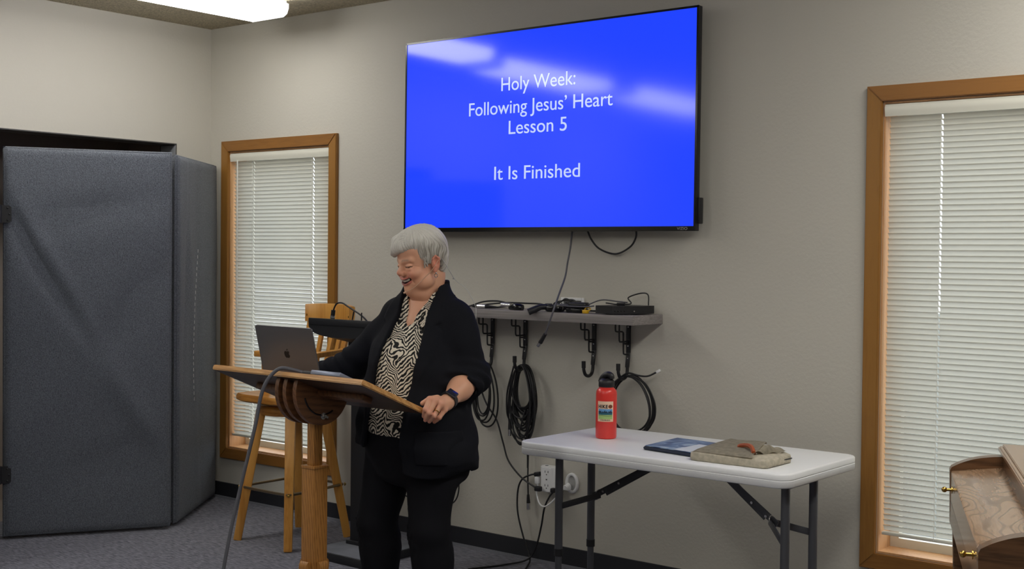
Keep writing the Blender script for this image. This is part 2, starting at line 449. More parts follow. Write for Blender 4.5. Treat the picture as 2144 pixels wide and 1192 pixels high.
# ------------------------------------------------------------------ ceiling lights
def lamp_mats(k):
    return (mat('lit_diffuser', (250, 250, 250), 0.4, emit=((1.0, 0.985, 0.95), LAMP*k)), mat('lamp_end_cap', (235, 235, 232), 0.4, emit=((1.0, 0.985, 0.95), LAMP*k*0.12)))
def ceiling_light(x, y, label, k):
    """Wrap-around fluorescent fixture, 4 ft long, running along y."""
    t = thing('ceiling_light', label, 'ceiling light', (x, y, H), group='fluorescent ceiling lights')
    L2 = 0.61
    b = MB(); b.span((x-0.150, y-L2, H-0.022), (x+0.150, y+L2, H)); b.build('housing', M['white'], t)
    q = MB(); prof = [(-0.160, -0.016), (-0.160, -0.040), (-0.148, -0.066), (-0.120, -0.080), (0.120, -0.080), (0.148, -0.066), (0.160, -0.040), (0.160, -0.016)]
    q.prism(prof, y-L2+0.004, y+L2-0.004, lambda u, v, wv: (x+u, wv, H+v)); dm, em = lamp_mats(k); q.build('diffuser', dm, t, shade=50)
    for s in (-1, 1):
        e = MB(); e.prism([(u*1.01, v*1.02) for u, v in prof], s*(L2-0.004), s*(L2+0.004), lambda u, v, wv: (x+u, y+wv, H+v)); e.build('end_cap', em, t)
for x, y, k, l in ((0.87, -0.92, 0.85, 'lit fluorescent ceiling light over the corner of the room, by the divider'),
                (0.70, -2.46, 0.8, 'lit ceiling light whose reflection crosses the words on the television'),
                (0.70, -4.02, 0.8, 'lit ceiling light whose reflection reaches the outer edge of the television'),
                (5.20, -0.88, 1.45, 'lit ceiling light out of frame over the piano and back wall'),
                (5.20, -2.44, 1.0, 'lit ceiling light out of frame over the space before the piano'),
                (5.20, -4.30, 1.0, 'lit ceiling light out of frame above the camera'),
                (3.0, -3.60, 1.0, 'added unseen ceiling light for fill, mid room, before the lectern'),  # unseen fixture, added to fill and even out the back wall
                (3.0, -5.40, 1.0, 'added unseen ceiling light for fill behind the camera, mid room')):  # second added fill fixture, raises the overall brightness
    ceiling_light(x, y, l, k)

# ------------------------------------------------------------------ folding divider covered in grey carpet
def divider_mat():
    m = mat('grey_divider_carpet', (112, 114, 119), 0.95, spec=0.05, sheen=0.2)
    nt = m.node_tree; N = nt.nodes; L = nt.links; b = N['Principled BSDF']
    tc = N.new('ShaderNodeTexCoord')
    n = N.new('ShaderNodeTexNoise'); n.inputs['Scale'].default_value = 190; n.inputs['Detail'].default_value = 3; n.inputs['Roughness'].default_value = 0.7
    L.new(tc.outputs['Object'], n.inputs['Vector'])
    r = N.new('ShaderNodeValToRGB'); r.color_ramp.elements[0].position = 0.32; r.color_ramp.elements[0].color = rgb(76, 80, 87)
    r.color_ramp.elements[1].position = 0.7; r.color_ramp.elements[1].color = rgb(124, 129, 137)
    L.new(n.outputs['Fac'], r.inputs['Fac']); L.new(r.outputs['Color'], b.inputs['Base Color'])
    bp = N.new('ShaderNodeBump'); bp.inputs['Strength'].default_value = 0.9; bp.inputs['Distance'].default_value = 0.006
    L.new(n.outputs['Fac'], bp.inputs['Height']); L.new(bp.outputs['Normal'], b.inputs['Normal'])
    return m
M['divider'] = divider_mat()
M['seam'] = mat('white_stitching', (200, 200, 200), 0.8)
dv = thing('room_divider', 'tall folding room divider covered in dark grey carpet, standing before the doorway', 'room divider', (0.35, -0.75, 0))
def panel(a, b, h, th, side, folds, zb=0.012):
    """Upholstered panel from a to b (plan); `side` is the normal of the face towards the room."""
    a, b = V((*a, 0)), V((*b, 0)); d = b-a; Ln = d.length; d.normalize(); n = V((*side, 0)); n = (n-d*n.dot(d)).normalized()
    def surf(u, v):
        e = min(u, 1-u)*Ln; ez = min(v, 1-v)*h
        rim = min(1, e/0.035, ez/0.035); rim = math.sqrt(max(0, 1-(1-rim)**2))
        z = 0
        for cx, cz, ang, wd, amp, ln in folds:
            du = u*Ln-cx; dz = v*h-cz
            s = du*math.cos(ang)+dz*math.sin(ang); t = -du*math.sin(ang)+dz*math.cos(ang)
            z += amp*math.exp(-(t/wd)**2-(s/ln)**2)
        z += 0.0035*math.sin(u*9+v*6)*math.sin(v*7-u*3)
        return a+d*(u*Ln)+n*(th*0.5*rim+z*rim)+V((0, 0, zb+v*h))
    def back(u, v):
        e = min(u, 1-u)*Ln; ez = min(v, 1-v)*h
        rim = min(1, e/0.03, ez/0.03); rim = math.sqrt(max(0, 1-(1-rim)**2))
        return a+d*(u*Ln)-n*(th*0.5*rim)+V((0, 0, zb+v*h))
    q = MB()
    nu, nv = 60, 150
    q.grid(surf, nu, nv); q.grid(back, nu, nv)
    bmesh.ops.remove_doubles(q.bm, verts=q.bm.verts[:], dist=0.0001)
    # close the sides
    es = [e for e in q.bm.edges if len(e.link_faces) == 1]
    q.span((0, 0, 0), (0, 0, 0)) if False else None
    core = th*0.30
    q.prism([(0.006, -core), (Ln-0.006, -core), (Ln-0.006, core), (0.006, core)], zb+0.006, zb+h-0.006, lambda u, v, wv: a+d*u+n*v+V((0, 0, wv)))
    return q
nrm1 = (0.864, -0.504)
# face through (0.212,-1.418)-(0.62,-0.719): the board sits half its thickness behind
th = 0.05
def back_off(p, n, k): return (p[0]-n[0]*k, p[1]-n[1]*k)
fo1 = [(0.30, 1.15, -1.05, 0.055, -0.0374, 0.55), (0.22, 1.35, -1.05, 0.05, 0.0272, 0.5), (0.5, 0.8, -1.0, 0.06, 0.0306, 0.45), (0.42, 1.62, 0.25, 0.08, -0.0119, 0.3),
       (0.6, 1.1, 0.9, 0.09, -0.0136, 0.4), (0.15, 0.6, 0.9, 0.1, 0.0136, 0.4), (0.55, 0.35, 0.3, 0.1, -0.0136, 0.3), (0.1, 1.5, -1.2, 0.03, -0.0102, 0.25)]
p1 = panel(back_off((0.212, -1.418), nrm1, th/2), back_off((0.62, -0.719), nrm1, th/2), 1.935, th, nrm1, fo1)
p1.build('panel', M['divider'], dv, shade=60)
nrm2 = (0.777, 0.629)
nrm2 = (-(-0.049+0.690), (0.074-0.600)); nrm2 = (0.636/0.826*1.0, 0.526/0.826*1.0)
fo2 = [(0.25, 1.1, -1.42, 0.05, 0.016, 0.7), (0.40, 0.9, -1.5, 0.05, -0.014, 0.7), (0.6, 1.2, 1.5, 0.07, 0.012, 0.6), (0.14, 1.3, 1.5, 0.03, -0.010, 0.6)]
p2 = panel((0.566, -0.667), (0.070, -0.030), 1.930, th, nrm2, fo2)
p2b = p2.build('panel', M['divider'], dv, shade=60)
# hanging panel beyond the frame, with the hinges
nrm3 = (0.76, 0.65)
p3 = panel((0.165, -1.425), (0.70, -2.05), 1.935, th, nrm3, fo2); p3.build('panel', M['divider'], dv, shade=60)
st = MB()
dd = V((0.070-0.573, -0.030+0.662, 0)).normalized(); nn = V((*nrm2, 0))
for k in range(26):
    f0 = 0.37-0.10*math.sin(k/25*2.2)
    base = V((0.573, -0.662, 0))+dd*(0.826*f0)+nn*(th*0.5+0.012)
    z = 1.45-k*0.032
    st.cyl(base+V((0, 0, z)), base+V((0, 0, z-0.018)), 0.0016, seg=6)
st.build('stitching', M['seam'], p2b, label='line of white stitching')
nh = V((*nrm1, 0)); dh = V((0.504, 0.864, 0))
for zc in (1.612, 0.325):
    q = MB(); o = V((0.212, -1.418, zc))+nh*0.004
    q.prism([(-0.055, -0.043), (0.030, -0.043), (0.040, -0.033), (0.040, 0.033), (0.030, 0.043), (-0.055, 0.043)], 0, 0.004, lambda u, v, wv: o+dh*u+nh*wv+V((0, 0, v)))
    q.cyl(o+V((0, 0, -0.045))+dh*-0.012+nh*0.006, o+V((0, 0, 0.045))+dh*-0.012+nh*0.006, 0.007, seg=12)
    for du, dz in ((0.022, 0.03), (0.03, 0.0), (0.022, -0.03)): q.ball(o+dh*du+nh*0.005+V((0, 0, dz)), 0.005, 8)
    q.build('hinge', M['steelblack'], dv)

# ------------------------------------------------------------------ television
TX0, TX1, TZ0, TZ1, TY = 1.664, 3.344, 1.546, 2.486, -0.090
tv = thing('television', 'large wall mounted television showing white lesson text on a blue screen', 'television', ((TX0+TX1)/2, 0, TZ0))
q = MB(); q.span((TX0, -0.086, TZ0), (TX1, -0.058, TZ1), 0.003); q.build('cabinet', M['black'], tv)
q = MB(); q.span((TX0+0.12, -0.060, TZ0+0.06), (TX1-0.12, -0.036, TZ0+0.50), 0.008); q.build('rear_housing', M['black'], tv)
q = MB(); q.span((2.30, -0.040, 1.75), (2.34, -0.002, 2.25)); q.span((2.68, -0.040, 1.75), (2.72, -0.002, 2.25)); q.span((2.15, -0.018, 1.85), (2.86, -0.002, 1.90)); q.span((2.15, -0.018, 2.10), (2.86, -0.002, 2.15)); q.build('wall_bracket', M['steelblack'], tv)
q = MB(); bz = 0.009
q.span((TX0, TY, TZ0), (TX0+bz, -0.084, TZ1)); q.span((TX1-bz, TY, TZ0), (TX1, -0.084, TZ1)); q.span((TX0, TY, TZ1-bz), (TX1, -0.084, TZ1)); q.span((TX0, TY-0.002, TZ0), (TX1, -0.084, TZ0+0.020))
bez = q.build('bezel', M['blackg'], tv)
def screen_mat():
    m = mat('blue_screen', (4, 6, 14), 0.095, spec=0.5)
    b = m.node_tree.nodes['Principled BSDF']
    b.inputs['Emission Color'].default_value = (0.0135, 0.056, 1.0, 1); b.inputs['Emission Strength'].default_value = SCREEN
    return m
SCREEN = 1.0
M['screen'] = screen_mat()
M['screentext'] = mat('screen_text', (20, 22, 30), 0.13, emit=((0.58, 0.68, 1.0), SCREEN*0.95))
q = MB(); q.span((TX0+bz, -0.0875, TZ0+0.020), (TX1-bz, -0.083, TZ1-bz)); q.build('screen', M['screen'], tv)
for body, xl, xr, zb, cap in (('Holy Week:', 2.284, 2.713, 2.205, 0.062), ('Following Jesus\u2019 Heart', 2.086, 2.916, 2.098, 0.062), ('Lesson 5', 2.332, 2.668, 2.001, 0.062), ('It Is Finished', 2.248, 2.745, 1.790, 0.062)):
    me = text_mesh(body, 0.1)
    xs = [v.co.x for v in me.vertices]; ys = [v.co.y for v in me.vertices if v.co.y > 0]
    x0, x1 = min(xs), max(xs); capn = 0.0729
    sc = Matrix.Diagonal(((xr-xl)/(x1-x0), 0.066/capn, 1, 1))
    t = MB(); add_mesh(t, me, Matrix.Translation((xl, -0.0881, zb)) @ Matrix.Rotation(math.pi/2, 4, 'X') @ sc @ Matrix.Translation((-x0, 0, 0)))
    t.build('lettering', M['screentext'], tv, shade=0, label='white slide line reading '+body.rstrip(':'))
me = text_mesh('VIZIO', 0.016, 1.25); t = MB(); add_mesh(t, me, Matrix.Translation((3.283, -0.0925, 1.5505)) @ Matrix.Rotation(math.pi/2, 4, 'X')); t.build('logo', M['silver'], bez, shade=0)
tv.rotation_euler = (0, 0, 0)
q = MB(); q.span((TX1-0.004, -0.075, TZ0+0.03), (TX1+0.012, -0.045, TZ0+0.14), 0.004); q.build('side_housing', M['black'], tv)

tv.location.y = -0.007; tv.rotation_euler = (-0.005, 0, 0)   # hung with a hair of upward tilt
# cords below the television
q = MB(); q.tube([(2.676, -0.05, 1.56), (2.668, -0.055, 1.470), (2.672, -0.08, 1.403), (2.697, -0.13, 1.343), (2.725, -0.21, 1.270), (2.738, -0.268, 1.198), (2.717, -0.275, 1.134), (2.694, -0.272, 1.085)], 0.0042)
c = thing('hanging_cable', 'dark grey cable hanging from the television past the shelf front, plug dangling', 'cable', (2.676, -0.05, 1.56))
q.build('cord', M['greycable'], c)
q = MB(); q.cyl((2.698, -0.272, 1.092), (2.666, -0.267, 1.052), 0.008, 0.010, 14); q.build('plug', M['rubber'], c)
q = MB(); q.cyl((2.667, -0.267, 1.053), (2.652, -0.264, 1.036), 0.0085, seg=14); q.build('plug_tip', M['silver'], c)
q = MB(); q.tube([(2.755, -0.05, 1.56), (2.775, -0.04, 1.51), (2.815, -0.03, 1.468), (2.895, -0.022, 1.447), (2.975, -0.03, 1.478), (3.012, -0.04, 1.52), (3.020, -0.05, 1.56)], 0.0042)
single(q, 'looped_cable', M['rubber'], 'short black cable hanging in a loop under the television', 'cable', (2.89, -0.03, 1.45))

# ------------------------------------------------------------------ shelf and its hooks
q = MB(); q.span((1.94, -0.235, 1.146), (3.131, 0.0, 1.186), 0.0015)
single(q, 'wall_shelf', M['shelf'], 'long grey laminate shelf on the wall under the television', 'shelf', (2.53, 0, 1.146))
def cable_hook(x, label):
    t = thing('cable_hook', label, 'hook', (x, 0, 1.146), group='black hooks under the shelf')
    q = MB()
    q.bar((x, -0.012, 1.145), (x, -0.012, 1.01), 0.022, 0.006, up=(0, 1, 0), bevel=0.001)
    q.bar((x, -0.012, 1.01), (x, -0.020, 0.945), 0.020, 0.006, up=(0, 1, 0), bevel=0.001)
    b = q.build('bar', M['steelblack'], t)
    for z in (1.125, 1.04, 0.985):
        s = MB(); s.ball((x, -0.016, z), (0.004, 0.003, 0.004), 8); s.build('screw', M['silver'], b)
    q = MB(); q.tube([(x, -0.018, 0.955), (x, -0.020, 0.925), (x, -0.030, 0.905), (x, -0.052, 0.897), (x, -0.076, 0.905), (x, -0.088, 0.925), (x, -0.090, 0.942)], 0.0075, 12); q.build('curl', M['steelblack'], t)
    q = MB(); q.cyl((x, -0.090, 0.936), (x, -0.0905, 0.966), 0.0095, seg=14); q.build('rubber_tip', M['rubber'], t)
    q = MB()
    r = 0.0038
    st = [(-0.112, 1.145), (-0.112, 1.105), (-0.062, 1.100), (-0.055, 1.093), (-0.055, 1.042), (-0.020, 1.036)]
    def poly(pts): q.tube([(x, y, z) for y, z in pts], r, 8, 5)
    poly([(-0.115, 1.146), (-0.115, 1.118), (-0.108, 1.108), (-0.070, 1.106), (-0.058, 1.103), (-0.053, 1.095), (-0.053, 1.062), (-0.048, 1.052), (-0.014, 1.050)])
    poly([(-0.085, 1.146), (-0.085, 1.075), (-0.080, 1.064), (-0.074, 1.061), (-0.014, 1.060)])
    poly([(-0.055, 1.10), (-0.053, 1.075), (-0.051, 1.018), (-0.045, 1.006), (-0.016, 1.003)])
    q.build('stepped_wire', M['steelblack'], t)
    return t
HX = (2.180, 2.380, 2.776, 2.962)
hook = cable_hook(HX[0], 'black shelf hook closest to the woman, holding a loose cable loop')
for x, l in zip(HX[1:], ('black shelf hook holding the thick bundle of cable', 'empty black shelf hook', 'black shelf hook above the red bottle, holding a cable ring')):
    t = hook.copy(); COL.objects.link(t); t.location = (x, 0, 1.146); t['label'] = l
    for ch in hook.children:
        c = ch.copy(); COL.objects.link(c); c.parent = t
        for g in ch.children:
            e = g.copy(); COL.objects.link(e); e.parent = c

def coil(name, label, x, y, zt, loops, r, seed, tails=(), mt='rubber'):
    """Hank of cable hung on a hook: every loop is a stretched ring through the hook."""
    rd = random.Random(seed); q = MB(); pts = []
    for k, (wd, ht) in enumerate(loops):
        n = 16; sk = rd.uniform(-0.010, 0.010); yo = y+rd.uniform(-0.022, 0.022); wj = wd*rd.uniform(0.92, 1.08); hj = ht*rd.uniform(0.96, 1.04)
        for i in range(n):
            a = 2*math.pi*i/n; s = math.sin(a); cc = (1-math.cos(a))/2
            pts.append((x+wj*0.5*s*(0.80+0.25*cc)+sk*cc, yo-0.010*s, zt-hj*cc-0.004*rd.random()))
    q.tube(pts, r, 7, 4)
    for tl in tails: q.tube(tl, r, 7, 6)
    t = thing(name, label, 'cable', (x, y, zt))
    q.build('cord', M[mt], t)
    return t
c1 = coil('cable_coil', 'loose black cable loop on the hook beside the woman, its end trailing downwards', 2.165, -0.058, 0.918,
     [(0.10, 0.24), (0.13, 0.27), (0.15, 0.285), (0.12, 0.25), (0.165, 0.295)], 0.0042, 3,
     tails=[[(2.165, -0.058, 0.915), (2.145, -0.05, 0.80), (2.175, -0.045, 0.72), (2.234, -0.04, 0.648), (2.272, -0.035, 0.54), (2.31, -0.04, 0.46), (2.40, -0.055, 0.395), (2.50, -0.075, 0.362)]])
q = MB(); q.box((0.034, 0.022, 0.024), (2.518, -0.078, 0.360), None, 0.005); q.build('plug', M['rubber'], c1)
c2 = coil('cable_coil', 'thick hanging bundle of black cable on the second shelf hook from the woman', 2.405, -0.058, 0.925,
     [(0.125+0.05*random.random(), 0.20+0.155*(k/19)**1.3) for k in range(22)], 0.0042, 5,
     tails=[[(2.372, -0.085, 0.92), (2.335, -0.085, 0.80), (2.325, -0.075, 0.70), (2.33, -0.06, 0.655)], [(2.40, -0.08, 0.60), (2.428, -0.06, 0.72), (2.425, -0.05, 0.60), (2.424, -0.04, 0.50), (2.422, -0.036, 0.44)]])
q = MB(); q.cyl((2.33, -0.06, 0.665), (2.331, -0.059, 0.615), 0.006, 0.0095, 12); q.build('connector', M['rubber'], c2)
q = MB(); q.cyl((2.331, -0.059, 0.615), (2.331, -0.059, 0.585), 0.0085, seg=12); q.build('connector_tip', M['silver'], c2)
c3 = coil('cable_coil', 'ring of black network cable on the end shelf hook behind the red bottle', 3.005, -0.060, 0.915,
     [(0.262, 0.250), (0.27, 0.26), (0.265, 0.252), (0.28, 0.266), (0.255, 0.245), (0.28, 0.262)], 0.0042, 8,
     tails=[[(2.96, -0.07, 0.905), (2.995, -0.06, 0.925), (3.04, -0.05, 0.917), (3.085, -0.045, 0.917), (3.125, -0.04, 0.935)]])
q = MB(); q.box((0.022, 0.010, 0.012), (3.136, -0.039, 0.941), Matrix.Rotation(-0.5, 3, 'Y'), 0.002); q.build('network_plug', M['white'], c3)
# long loose cable end that hangs behind the table corner
t = thing('hanging_cable', 'thin black cable hanging down the wall behind the near corner of the white table', 'cable', (2.424, -0.04, 0.44))
q = MB(); q.tube([(2.424, -0.036, 0.62), (2.423, -0.034, 0.50), (2.422, -0.034, 0.40), (2.425, -0.034, 0.31)], 0.0036); q.build('cord', M['rubber'], t)
q = MB(); q.cyl((2.4225, -0.034, 0.56), (2.4225, -0.034, 0.525), 0.0075, seg=10); q.build('cable_clip', M['rubber'], t)
q = MB(); q.cyl((2.425, -0.034, 0.315), (2.427, -0.034, 0.275), 0.006, 0.009, 12); q.build('plug', M['rubber'], t)
q = MB(); q.cyl((2.427, -0.034, 0.275), (2.428, -0.034, 0.245), 0.0088, seg=12); q.build('plug_tip', M['silver'], t)

# ------------------------------------------------------------------ things on the shelf
SZ = 1.186
t = thing('media_box', 'flat black media box at the bare end of the grey shelf', 'media box', (3.0, -0.12, SZ))
q = MB(); q.prism([(2.945, -0.050), (2.925, -0.215), (3.020, -0.230), (3.105, -0.120), (3.105, -0.03), (2.95, -0.03)], SZ+0.004, SZ+0.038); q.build('case', M['black'], t)
q = MB(); q.span((2.96, -0.19, SZ), (3.05, -0.06, SZ+0.005)); q.build('foot', M['rubber'], t)
q = MB()
d0, d1 = V((3.020, -0.230, SZ+0.016)), V((3.105, -0.120, SZ+0.016)); dd = d1-d0; nn = V((dd.y, -dd.x, 0)).normalized()
q.cyl(d0+dd*0.72, d0+dd*0.72+nn*0.002, 0.0028, seg=10); q.build('indicator_light', M['silver'], t)
q = MB()
for k in (0.1, 0.2, 0.3, 0.4): q.cyl(d0+dd*k, d0+dd*k+nn*0.0012, 0.0022, seg=8)
q.build('button', M['blackg'], t)
q = MB(); q.tube([(2.90, -0.10, SZ+0.045), (2.97, -0.12, SZ+0.042), (3.03, -0.10, SZ+0.046), (2.99, -0.06, SZ+0.070), (3.04, -0.04, SZ+0.090), (3.085, -0.05, SZ+0.085), (3.095, -0.06, SZ+0.040)], 0.003)
c = thing('thin_cable', 'thin black cable arching over the media box', 'cable', (3.0, -0.1, SZ+0.04)); q.build('cord', M['rubber'], c)
q = MB(); q.cyl((2.985, -0.14, SZ+0.044), (3.02, -0.13, SZ+0.044), 0.006, seg=10); q.build('plug', M['rubber'], c)
t = thing('power_adapter', 'black power adapter lying on the shelf between clamps and media box', 'adapter', (2.74, -0.15, SZ))
q = MB(); q.box((0.088, 0.048, 0.026), (2.800, -0.165, SZ+0.033), Matrix.Rotation(0.15, 3, 'Z'), 0.009, 3); q.build('body', M['black'], t)
q = MB(); q.tube([(2.840, -0.158, SZ+0.035), (2.89, -0.12, SZ+0.058), (2.94, -0.07, SZ+0.052), (2.98, -0.05, SZ+0.048)], 0.003); q.tube([(2.760, -0.17, SZ+0.035), (2.72, -0.222, SZ+0.035), (2.80, -0.232, SZ+0.030), (2.87, -0.21, SZ+0.030), (2.90, -0.19, SZ+0.034)], 0.003); q.build('cord', M['greycable'], t)
t = thing('black_battery', 'flat black block under the power adapter on the shelf', 'adapter', (2.745, -0.19, SZ))
q = MB(); q.box((0.090, 0.05, 0.0195), (2.805, -0.185, SZ+0.0100), None, 0.005); q.build('body', M['blackg'], t)
q = MB(); q.tube([(2.853, -0.17, SZ+0.012), (2.862, -0.15, SZ+0.010), (2.87, -0.12, SZ+0.009)], 0.0035); q.build('cord', M['rubber'], t)
yel = mat('yellow_plastic', (214, 168, 28), 0.4)
t = thing('yellow_plug', 'small yellow cable plug on the shelf beside the power adapter', 'plug', (2.85, -0.2, SZ))
q = MB(); q.box((0.026, 0.018, 0.016), (2.872, -0.215, SZ+0.0085), None, 0.003); q.build('body', yel, t)
q = MB(); q.tube([(2.880, -0.222, SZ+0.010), (2.885, -0.205, SZ+0.014), (2.880, -0.190, SZ+0.022), (2.868, -0.20, SZ+0.026), (2.868, -0.216, SZ+0.018)], 0.0026, 6); q.build('cord', yel, t)
# recessed media plate in the wall above the shelf
t = thing('wall_plate', 'white recessed cable plate in the wall just above the shelf', 'wall plate', (2.647, 0, 1.215))
q = MB(); x0, x1, z0, z1 = 2.582, 2.712, 1.190, 1.245; f = 0.014
for lo, hi in (((x0, -0.008, z0), (x0+f, 0, z1)), ((x1-f, -0.008, z0), (x1, 0, z1)), ((x0+f, -0.008, z1-f), (x1-f, 0, z1)), ((x0+f, -0.008, z0), (x1-f, 0, z0+f))): q.span(lo, hi, 0.002)
fr = q.build('frame', M['white'], t)
q = MB(); q.span((x0+f, -0.001, z0+f), (x1-f, 0.0, z1-f)); q.build('recess', mat('grey_recess', (120, 120, 118), 0.6), t)
q = MB(); q.cyl((x0+0.007, -0.009, 1.218), (x0+0.007, -0.0075, 1.218), 0.003, seg=10); q.build('screw', M['black'], t)
q = MB(); q.box((0.04, 0.012, 0.014), (2.632, -0.008, 1.216), Matrix.Rotation(0.35, 3, 'Y'), 0.003); q.build('plug', M['black'], t)
# two microphone clamps
def clamp(name, label, o, ang):
    t = thing(name, label, 'microphone clamp', o, ang)
    q = MB(); q.tube([(-0.062, 0, -0.002), (-0.02, 0, 0.016), (0.0, 0, 0.022), (0.05, 0, 0.020)], lambda u: 0.016-0.004*u, 14); q.build('holder', M['black'], t, world=False)
    q = MB(); q.lathe([(0.017, 0), (0.019, 0.004), (0.019, 0.016), (0.014, 0.020), (0.012, 0.026)], (0.035, 0.028, 0.003)); q.build('thread_collar', M['black'], t, world=False)
    q = MB(); q.cyl((0.035, 0.028, 0.029), (0.035, 0.028, 0.034), 0.0085, seg=12); q.build('thread_insert', M['silver'], t, world=False)
    q = MB(); q.box((0.035, 0.012, 0.022), (0.03, 0.012, 0.026), None, 0.004); q.build('hinge', M['black'], t, world=False)
    q = MB(); q.cyl((0.03, 0.006, 0.026), (0.03, -0.018, 0.026), 0.006, seg=10); q.ball((0.03, -0.02, 0.026), (0.011, 0.006, 0.011), 10); q.build('knob', M['black'], t, world=False)
clamp('microphone_clamp', 'black microphone clamp sticking out over the shelf front', (2.640, -0.222, SZ), 0.75)
clamp('microphone_clamp', 'black microphone clamp lying further back on the shelf, by the wall plate', (2.690, -0.120, SZ), -0.4)
q = MB(); q.box((0.075, 0.04, 0.026), (2.700, -0.205, SZ+0.0145), Matrix.Rotation(0.2, 3, 'Z'), 0.006)
single(q, 'belt_pack', M['blackg'], 'small black pack at the shelf front between the clamps and adapter', 'radio pack', (2.700, -0.205, SZ))
q = MB(); q.tube([(2.60, -0.08, SZ+0.02), (2.63, -0.06, SZ+0.045), (2.67, -0.08, SZ+0.055), (2.71, -0.07, SZ+0.035), (2.68, -0.045, SZ+0.05), (2.62, -0.04, SZ+0.045), (2.59, -0.07, SZ+0.03), (2.63, -0.085, SZ+0.010)], 0.004)
single(q, 'tangled_cable', M['rubber'], 'tangled black cable among the clamps on the shelf', 'cable', (2.6, -0.1, SZ))
# audio cables with silver connectors at the woman's end
t = thing('audio_cable', 'black audio cable with silver connectors lying on the shelf beside the woman', 'cable', (2.25, -0.14, SZ))
q = MB(); q.tube([(2.06, -0.12, SZ+0.02), (2.14, -0.15, SZ+0.006), (2.22, -0.13, SZ+0.030), (2.30, -0.11, SZ+0.034), (2.37, -0.12, SZ+0.018), (2.31, -0.16, SZ+0.006), (2.22, -0.17, SZ+0.006), (2.20, -0.19, SZ+0.010)], 0.004)
q.tube([(2.14, -0.1, SZ+0.006), (2.24, -0.08, SZ+0.02), (2.34, -0.09, SZ+0.028), (2.44, -0.08, SZ+0.028), (2.52, -0.07, SZ+0.026), (2.575, -0.09, SZ+0.008)], 0.004)
q.build('cord', M['rubber'], t)
q = MB(); q.cyl((2.235, -0.19, SZ+0.0105), (2.280, -0.185, SZ+0.0105), 0.0095, seg=14); q.build('connector', M['silver'], t)
q = MB(); q.cyl((2.355, -0.16, SZ+0.022), (2.405, -0.155, SZ+0.020), 0.0095, seg=14); q.build('connector', M['silver'], t)
q = MB(); q.tube([(2.280, -0.185, SZ+0.0105), (2.295, -0.18, SZ+0.0105), (2.33, -0.165, SZ+0.008)], lambda u: 0.0085-0.004*u, 10); q.build('strain_relief', M['rubber'], t)
q = MB(); q.tube([(2.425, -0.185, SZ+0.010), (2.465, -0.19, SZ+0.014), (2.50, -0.185, SZ+0.012)], lambda u: 0.010+0.008*math.sin(u*2.6), 14)
single(q, 'small_microphone', M['blackg'], 'small black microphone on the shelf between audio cable and clamps', 'microphone', (2.42, -0.18, SZ))

# ------------------------------------------------------------------ power block, outlet and cords under the shelf
t = thing('power_block', 'white multi outlet power block plugged in low on the wall behind the table leg', 'power block', (2.557, 0, 0.34))
q = MB(); x0, x1, z0, z1, yf = 2.500, 2.606, 0.345, 0.462, -0.062
q.prism([(x0, 0.0), (x0-0.002, -0.035), (x0+0.022, yf), (x1-0.022, yf), (x1+0.002, -0.035), (x1, 0)], z0, z1)
bmesh.ops.bevel(q.bm, geom=q.bm.edges[:], offset=0.004, segments=2, affect='EDGES'); bd = q.build('body', M['white'], t)
slotm = mat('outlet_slot', (70, 70, 70), 0.6)
q = MB()
for xc, zc in ((2.553, 0.435), (2.553, 0.372), (2.553, 0.404)):
    if zc == 0.404: q.span((xc-0.004, yf-0.0008, zc-0.003), (xc+0.004, yf+0.001, zc+0.003)); continue
    for s in (-1, 1): q.span((xc+s*0.0085-0.0016, yf-0.0008, zc), (xc+s*0.0085+0.0016, yf+0.001, zc+0.010))
    q.cyl((xc, yf-0.0008, zc-0.008), (xc, yf+0.001, zc-0.008), 0.003, seg=10)
q.build('outlet_slots', slotm, bd)
q = MB(); q.cyl((2.53, -0.03, 0.4615), (2.53, -0.03, 0.4628), 0.008, seg=14); q.build('reset_button', slotm, bd)
t = thing('wall_outlet', 'white round recessed outlet in the wall beside the power block', 'outlet', (2.655, 0, 0.392))
q = MB(); 
rx = Matrix.Rotation(math.pi/2, 3, 'X')
ring = []
for k in range(33):
    a = 2*math.pi*k/32; ring.append((2.657+0.030*math.cos(a), -0.004, 0.392+0.040*math.sin(a)))
q.tube(ring, 0.008, 10, 3); q.build('rim', M['white'], t)
q = MB(); q.lathe([(0.030, 0), (0.030, 0.002)], (2.657, 0, 0.392), 28, rx); q.build('socket_face', mat('pale_grey_plastic', (176, 176, 174), 0.5), t)
q = MB(); q.box((0.030, 0.030, 0.024), (2.640, -0.018, 0.372), None, 0.006); q.cyl((2.645, -0.01, 0.385), (2.640, -0.03, 0.372), 0.011, seg=12); q.build('plug', M['white'], t)
q = MB(); q.tube([(2.625, -0.020, 0.368), (2.595, -0.05, 0.32), (2.56, -0.075, 0.283), (2.520, -0.07, 0.290), (2.495, -0.06, 0.335), (2.492, -0.05, 0.372)], 0.0038)
c = thing('white_cord', 'white cord looping below the power block', 'cord', (2.55, -0.07, 0.29)); q.build('cord', M['white'], c)
q = MB(); q.box((0.022, 0.02, 0.034), (2.491, -0.05, 0.392), None, 0.005); q.build('plug', M['white'], c)
c = thing('power_cable', 'black power cord looping from the side of the power block to the floor', 'cord', (2.45, -0.05, 0.41))
q = MB(); q.tube([(2.478, -0.045, 0.418), (2.45, -0.05, 0.412), (2.40, -0.05, 0.385), (2.376, -0.05, 0.33), (2.376, -0.05, 0.23), (2.41, -0.05, 0.12), (2.455, -0.055, 0.030), (2.50, -0.13, 0.006), (2.60, -0.33, 0.006)], 0.0042); q.build('cord', M['rubber'], c)
q = MB(); q.box((0.034, 0.022, 0.020), (2.488, -0.045, 0.420), Matrix.Rotation(-0.2, 3, 'Y'), 0.005); q.build('plug', M['rubber'], c)
